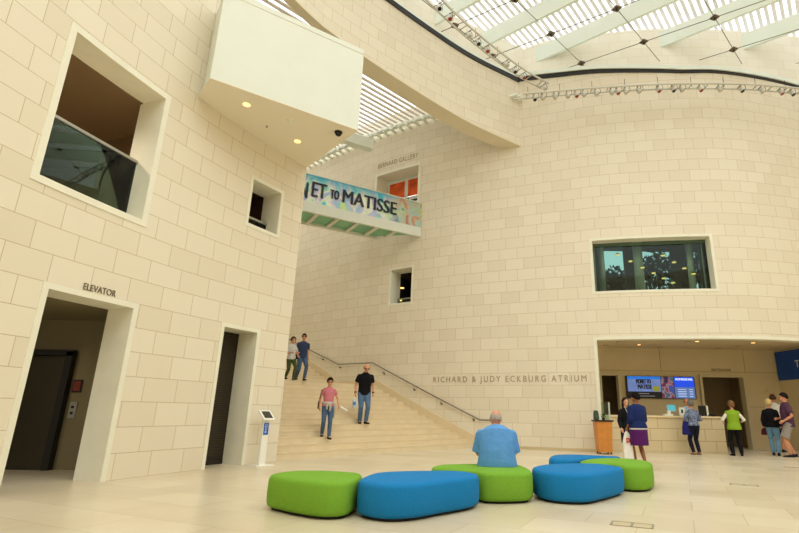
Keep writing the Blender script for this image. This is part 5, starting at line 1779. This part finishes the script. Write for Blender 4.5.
# ---- man in the black polo shirt on the stair
pos = stair_spot(362.5, 5, 0.42)
S = person('balding man in black polo shirt and blue jeans standing on the stair looking down', pos, 20, 1.98, 'm', (218, 156, 122), 1.06,
           ankles=[(0.08, -0.10, 0.08), (-0.08, 0.02, 0.08)], toes=(18, -6), pelvis=(0, -0.03, 0.925), wrists=[(0.25, -0.10, 0.88), (-0.27, -0.06, 0.88)],
           lean=(0.02, 0.10), head=(4, 26), hair='fringe', hair_c=(150, 128, 104), top=[dict(m=BLACK, sleeve=0.62, hem=0.10, ease=0.022, collar=True)],
           bottom=dict(kind='trousers', m=fabric('denim_mid', (86, 114, 146), 0.15, nscale=9), ease=0.016), shoes=(46, 36, 30))
glasses(S); wristband(S, 0, BLACK); wristband(S, 1, BLACK)
bq = S['world'](S['J'][1]['wrist'] + Vector((-0.01, -0.03, -0.17)))
t = empty('plastic_bag', bq); tag(t, 'pale blue and white plastic bag in the hand of the man in black polo', 'bag')
a = MB(); a.rings([[bq + Vector((0.075 * math.cos(q / 10 * 2 * PI) * k, 0.035 * math.sin(q / 10 * 2 * PI) * k, z)) for q in range(10)] for z, k in ((-0.32, 0.5), (-0.28, 1.0), (-0.14, 1.15), (-0.03, 0.75), (0.05, 0.15))]); rel(t, a.build('body', fabric('bag_plastic', (206, 214, 222), 0.10), smooth=True))
a = MB(); a.box(bq + Vector((0.0, -0.042, -0.15)), (0.09, 0.008, 0.11), 0.2); rel(t, a.build('printed_patch', fabric('bag_blue', (96, 128, 180))))

# ---- couple at the head of the flight
LAND_V = 13 * RUN + 0.15
def land_spot(px, dv=0.0):
    k_ = (LAND_V + dv) / RUN
    q = stair_spot(px, k_ + 0.5, 0.5)
    return (q[0], q[1], RISE * NST)
S = person('man in navy T-shirt and jeans walking at the head of the stair flight', land_spot(296.5, 0.0), 38, 1.78, 'm', (206, 146, 112), 1.0,
           ankles=[(0.08, -0.14, 0.08), (-0.08, 0.26, 0.12)], toes=(0, -6), pelvis=(0, 0.02, 0.90), wrists=[(0.25, 0.08, 0.88), (-0.24, -0.12, 0.90)], head=(-24, 6), hair='short', hair_c=(30, 24, 22),
           top=[dict(m=fabric('navy_tee', (52, 62, 92)), sleeve=0.6, hem=0.08, ease=0.016)], bottom=dict(kind='trousers', m=JEANS), shoes=(24, 22, 24))
glasses(S)
S = person('woman in patterned white blouse and olive trousers beside the wall corner at the stair head', land_spot(285.0, 0.1), 42, 1.62, 'f', (210, 152, 118), 1.0,
           ankles=[(0.07, -0.20, 0.08), (-0.08, 0.22, 0.12)], toes=(0, 0), pelvis=(0, 0.0, 0.89), wrists=[(0.20, -0.20, 1.08), (-0.14, -0.22, 1.06)], head=(-4, 8), hair='bob', hair_c=(62, 34, 26),
           top=[dict(m=fabric('white_print', (208, 204, 196), 0.28, nscale=22), sleeve=1.4, hem=0.08)], bottom=dict(kind='trousers', m=fabric('olive_cloth', (74, 84, 44))), shoes=(26, 24, 24))
hb = S['world'](Vector((0.22, 0.0, 0.98)))
t = empty('handbag', hb); tag(t, 'small black bag hanging between the couple at the stair head', 'bag')
a = MB(); a.box(hb, (0.08, 0.18, 0.24), 0.4); rel(t, a.build('body', BLACK, bevel=0.02))
a = MB(); a.tube([hb + Vector((0, 0, 0.1)), S['world'](S['sh'][0] + Vector((0.03, 0, 0.06)))], 0.012, 6); rel(t, a.build('strap', BLACK))

# ---- seated man, seen from behind
x, y, _ = on_z(498.5, 468, 0.42)
S = person('heavy balding man in light blue shirt seated on the middle green bench', (x, y + 0.22, 0), 180, 1.72, 'm', (206, 140, 108), 1.72, 0.78,
           headscale=1.30, slope=0.78, lean=(-0.08, 0.80), pelvis=(0, 0, 0.535), ankles=[(0.17, -0.60, 0.08), (-0.17, -0.60, 0.08)], toes=(12, -12), knees=[(0.2, -0.6, 1), (-0.2, -0.6, 1)],
           wrists=[(0.25, -0.40, 0.58), (-0.25, -0.40, 0.58)], elbows=[(0.42, 0.6, -1.2), (-0.42, 0.6, -1.2)], head=(-12, 4), hair='fringe', hair_c=(176, 164, 150),
           top=[dict(m=mat('light_blue_shirt', (92, 148, 206), 0.8, noise=0.06, nscale=7, bump=0.9, bscale=7, spec=0.2), sleeve=0.98, hem=0.10, ease=0.030, collar=True, flare=1.08)],
           bottom=dict(kind='trousers', m=fabric('seated_navy', (34, 46, 84)), ease=0.012), shoes=(60, 50, 40))

# ---- two women talking beside the benches
x, y, _ = on_z(629.5, 460)
S = person('smiling long haired woman in black coat with pale lanyard facing the camera near the podium', (x, y, 0), 14, 1.72, 'f', (214, 158, 124), 0.98,
           ankles=[(0.08, 0, 0.08), (-0.08, 0.02, 0.08)], wrists=[(0.24, -0.05, 0.87), (-0.25, -0.10, 0.88)], head=(2, 0), hair='long', hair_c=(44, 26, 22),
           top=[dict(m=BLACK, sleeve=1.95, hem=0.30, ease=0.022, name='coat', flare=1.0)], bottom=dict(kind='skirt', m=fabric('charcoal_dress', (30, 28, 30)), hem=0.46), shoes=(24, 22, 22))
a = MB()
for s in (1, -1): a.tube([S['neck'] + Vector((s * 0.06, -0.05, -0.02)), S['spine'][4] + Vector((s * 0.05, -0.16, 0.0)), S['spine'][3] + Vector((0.0, -0.165, 0.02))], 0.007, 6)
a.box(S['spine'][3] + Vector((0, -0.168, -0.02)), (0.06, 0.008, 0.09))
S['child']('lanyard', a, M['white'])
x, y, _ = on_z(641.5, 466.5)
S = person('woman in navy cardigan and purple skirt seen from behind, carrying a white carrier bag', (x, y, 0), 196, 1.80, 'f', (148, 92, 64), 1.20,
           ankles=[(0.07, -0.10, 0.08), (-0.08, 0.06, 0.08)], wrists=[(0.25, -0.10, 0.90), (-0.16, -0.24, 1.0)], head=(20, 4), hair='full', hair_c=(18, 15, 15),
           top=[dict(m=fabric('white_lace', (216, 210, 204), 0.2, nscale=40), sleeve=0, hem=0.07, ease=0.020, name='blouse'), dict(m=fabric('navy_knit', (28, 42, 92), 0.06), sleeve=1.5, hem=0.035, ease=0.028, name='cardigan')],
           bottom=dict(kind='skirt', m=fabric('purple_cloth', (82, 28, 92)), hem=0.44, ease=0.008), shoes=(40, 34, 36), face=False)
bq = S['world'](S['J'][0]['wrist'] + Vector((0.0, -0.04, -0.14)))
t = empty('carrier_bag', bq); tag(t, 'tall white carrier bag with red print held by the woman in purple skirt', 'bag')
a = MB(); a.rings([[bq + Vector((sx_ * wd, sy_ * dp, z)) for sx_, sy_ in ((-1, -1), (1, -1), (1, 1), (-1, 1))] for z, wd, dp in ((-0.62, 0.10, 0.06), (-0.60, 0.125, 0.07), (-0.2, 0.105, 0.06), (0.0, 0.06, 0.02), (0.06, 0.02, 0.015))]); rel(t, a.build('body', fabric('white_plastic', (232, 230, 222), 0.04), smooth=False, bevel=0.01))
a = MB(); a.tube([bq + Vector((-0.03, 0, 0.02)), bq + Vector((0, 0, 0.13)), bq + Vector((0.03, 0, 0.02))], 0.008, 6); rel(t, a.build('handle', M['white']))
mrd = fabric('bag_red', (206, 60, 52))
a = MB()
a.box(bq + Vector((-0.03, -0.072, -0.17)), (0.03, 0.006, 0.12), rx=-0.05); a.box(bq + Vector((0.0, -0.072, -0.12)), (0.08, 0.006, 0.03)); a.box(bq + Vector((0.01, -0.073, -0.20)), (0.08, 0.006, 0.03)); a.box(bq + Vector((0.035, -0.072, -0.16)), (0.03, 0.006, 0.07))
rel(t, a.build('red_print', mrd))

# ---- at the counter
def spot(px, py): 
    q = on_z(px, py); return (q[0], min(q[1], YC - 0.30), 0)
S = person('grey haired woman in navy and white patterned blouse standing at the counter', spot(697.0, 454.8), 186, 1.74, 'f', (206, 150, 120), 1.05,
           ankles=[(0.10, 0.0, 0.08), (-0.10, 0.0, 0.08)], wrists=[(0.22, -0.26, 1.10), (-0.22, -0.26, 1.12)], lean=(0.04, 0.10), head=(4, 2), hair='full', hair_c=(112, 108, 100), face=False,
           top=[dict(m=fabric('blue_white_print', (110, 120, 146), 0.85, nscale=17), sleeve=1.5, hem=0.0, ease=0.02, flare=1.05)],
           bottom=dict(kind='trousers', m=NAVY, ease=0.016), shoes=(150, 120, 92))
hb = S['world'](Vector((0.22, -0.06, 0.80)))
t = empty('tote_bag', hb); tag(t, 'dark blue cloth bag hanging at the left side of the patterned blouse', 'bag')
a = MB(); a.rings([[hb + Vector((sx_ * wd, sy_ * dp, z)) for sx_, sy_ in ((-1, -1), (1, -1), (1, 1), (-1, 1))] for z, wd, dp in ((-0.17, 0.13, 0.05), (-0.14, 0.15, 0.07), (0.1, 0.13, 0.06), (0.26, 0.10, 0.03))]); rel(t, a.build('body', fabric('bag_navy', (34, 34, 104)), bevel=0.01))
a = MB(); a.tube([hb + Vector((0.0, 0, 0.24)), S['world'](S['J'][0]['elbow'] + Vector((0, -0.06, -0.02)))], 0.012, 6); rel(t, a.build('handle', fabric('bag_navy', (34, 34, 104))))
S = person('woman in lime green vest over white sleeves and black trousers standing at the counter end', (on_z(738, 456)[0], on_z(738, 456)[1], 0), 168, 1.73, 'f', (208, 150, 118), 1.10,
           ankles=[(-0.13 + 0.26, 0.0, 0.08), (-0.14, -0.02, 0.08)], toes=(12, -14), wrists=[(0.24, -0.25, 1.06), (-0.26, -0.22, 1.06)], elbows=[(0.8, 1, -0.2), (-0.8, 1, -0.2)], head=(-6, 0), hair='bob', hair_c=(128, 92, 60), face=False,
           top=[dict(m=fabric('white_cotton', (232, 228, 216), 0.03), sleeve=1.6, hem=0.0, ease=0.010, name='blouse'), dict(m=fabric('lime_fleece', (134, 168, 44)), sleeve=0, hem=0.10, ease=0.030, name='vest')],
           bottom=dict(kind='trousers', m=BLACK, ease=0.016), shoes=(30, 26, 26))
x, _, z = on_y(688, 397.6, 19.55)
S = person('bald attendant in pale blue shirt behind the counter', (x - 0.10, 19.55, 0), -4, 1.86, 'm', (222, 148, 112), 1.05,
           head=(10, 14), hair='fringe', hair_c=(150, 128, 110), wrists=[(0.22, -0.18, 0.95), (-0.22, -0.18, 0.95)], top=[dict(m=fabric('pale_blue_shirt', (170, 192, 216)), sleeve=1.8, hem=0.05, collar=True)],
           bottom=dict(kind='trousers', m=NAVY), shoes=(24, 22, 22))

# ---- the queue at the right
qx, qy, _ = on_z(776.5, 455.6)
S = person('blonde woman in black top and light blue jeans at the front of the queue', (qx, qy, 0), 142, 1.82, 'f', (210, 156, 122), 1.08,
           ankles=[(0.08, -0.12, 0.08), (-0.08, 0.08, 0.08)], wrists=[(0.24, -0.10, 0.90), (-0.22, -0.14, 0.92)], head=(12, 4), hair='full', hair_c=(214, 186, 124), face=False,
           top=[dict(m=BLACK, sleeve=1.9, hem=0.06, ease=0.020)], bottom=dict(kind='trousers', m=JEANS_L, ease=0.014), shoes=(28, 28, 34))
hb = S['world'](Vector((0.24, -0.10, 0.78)))
t = empty('handbag', hb); tag(t, 'dark red handbag held low by the blonde woman in black', 'bag')
a = MB(); a.rings([[hb + Vector((sx_ * wd, sy_ * dp, z)) for sx_, sy_ in ((-1, -1), (1, -1), (1, 1), (-1, 1))] for z, wd, dp in ((-0.16, 0.08, 0.05), (-0.12, 0.10, 0.06), (0.02, 0.08, 0.05), (0.06, 0.04, 0.02))]); rel(t, a.build('body', fabric('bag_maroon', (84, 30, 40)), bevel=0.01))
a = MB(); a.tube([hb + Vector((-0.04, 0, 0.04)), hb + Vector((0, 0, 0.16)), hb + Vector((0.04, 0, 0.04))], 0.009, 6); rel(t, a.build('handle', fabric('bag_maroon', (84, 30, 40))))
px1 = on_z(793.5, 457.2)
S = person('tall man in dark purple polo shirt and grey shorts', (px1[0], px1[1], 0), -112, 2.02, 'm', (206, 142, 108), 1.10, 1.1,
           ankles=[(0.09, -0.06, 0.08), (-0.10, 0.06, 0.08)], wrists=[(0.26, -0.14, 0.98), (-0.16, -0.20, 1.04)], elbows=[(0.5, 1, -0.5), (-0.5, 1, -0.5)], head=(-4, 2), hair='short', hair_c=(34, 26, 22),
           top=[dict(m=fabric('plum_polo', (84, 54, 76)), sleeve=0.75, hem=0.12, ease=0.024, collar=True)], bottom=dict(kind='trousers', name='shorts', m=fabric('grey_shorts', (150, 142, 134)), length=0.95, ease=0.024), shoes=(30, 32, 42))
q2 = on_z(783.0, 452.5)
S = person('man in white shirt standing behind the blonde woman and the purple polo', (q2[0] + 0.06, q2[1] + 0.2, 0), 128, 2.06, 'm', (200, 132, 100), 1.02,
           ankles=[(0.09, 0, 0.08), (-0.09, 0.04, 0.08)], wrists=[(0.2, -0.2, 1.0), (-0.2, -0.2, 1.0)], head=(30, 6), hair='short', hair_c=(88, 62, 44),
           top=[dict(m=fabric('white_shirt', (226, 222, 212), 0.03), sleeve=0.7, hem=0.10, ease=0.02, collar=True)], bottom=dict(kind='trousers', name='shorts', m=fabric('navy_shorts', (34, 36, 70)), length=0.95, ease=0.024), shoes=(34, 34, 40))
glasses(S, (60, 20, 24))
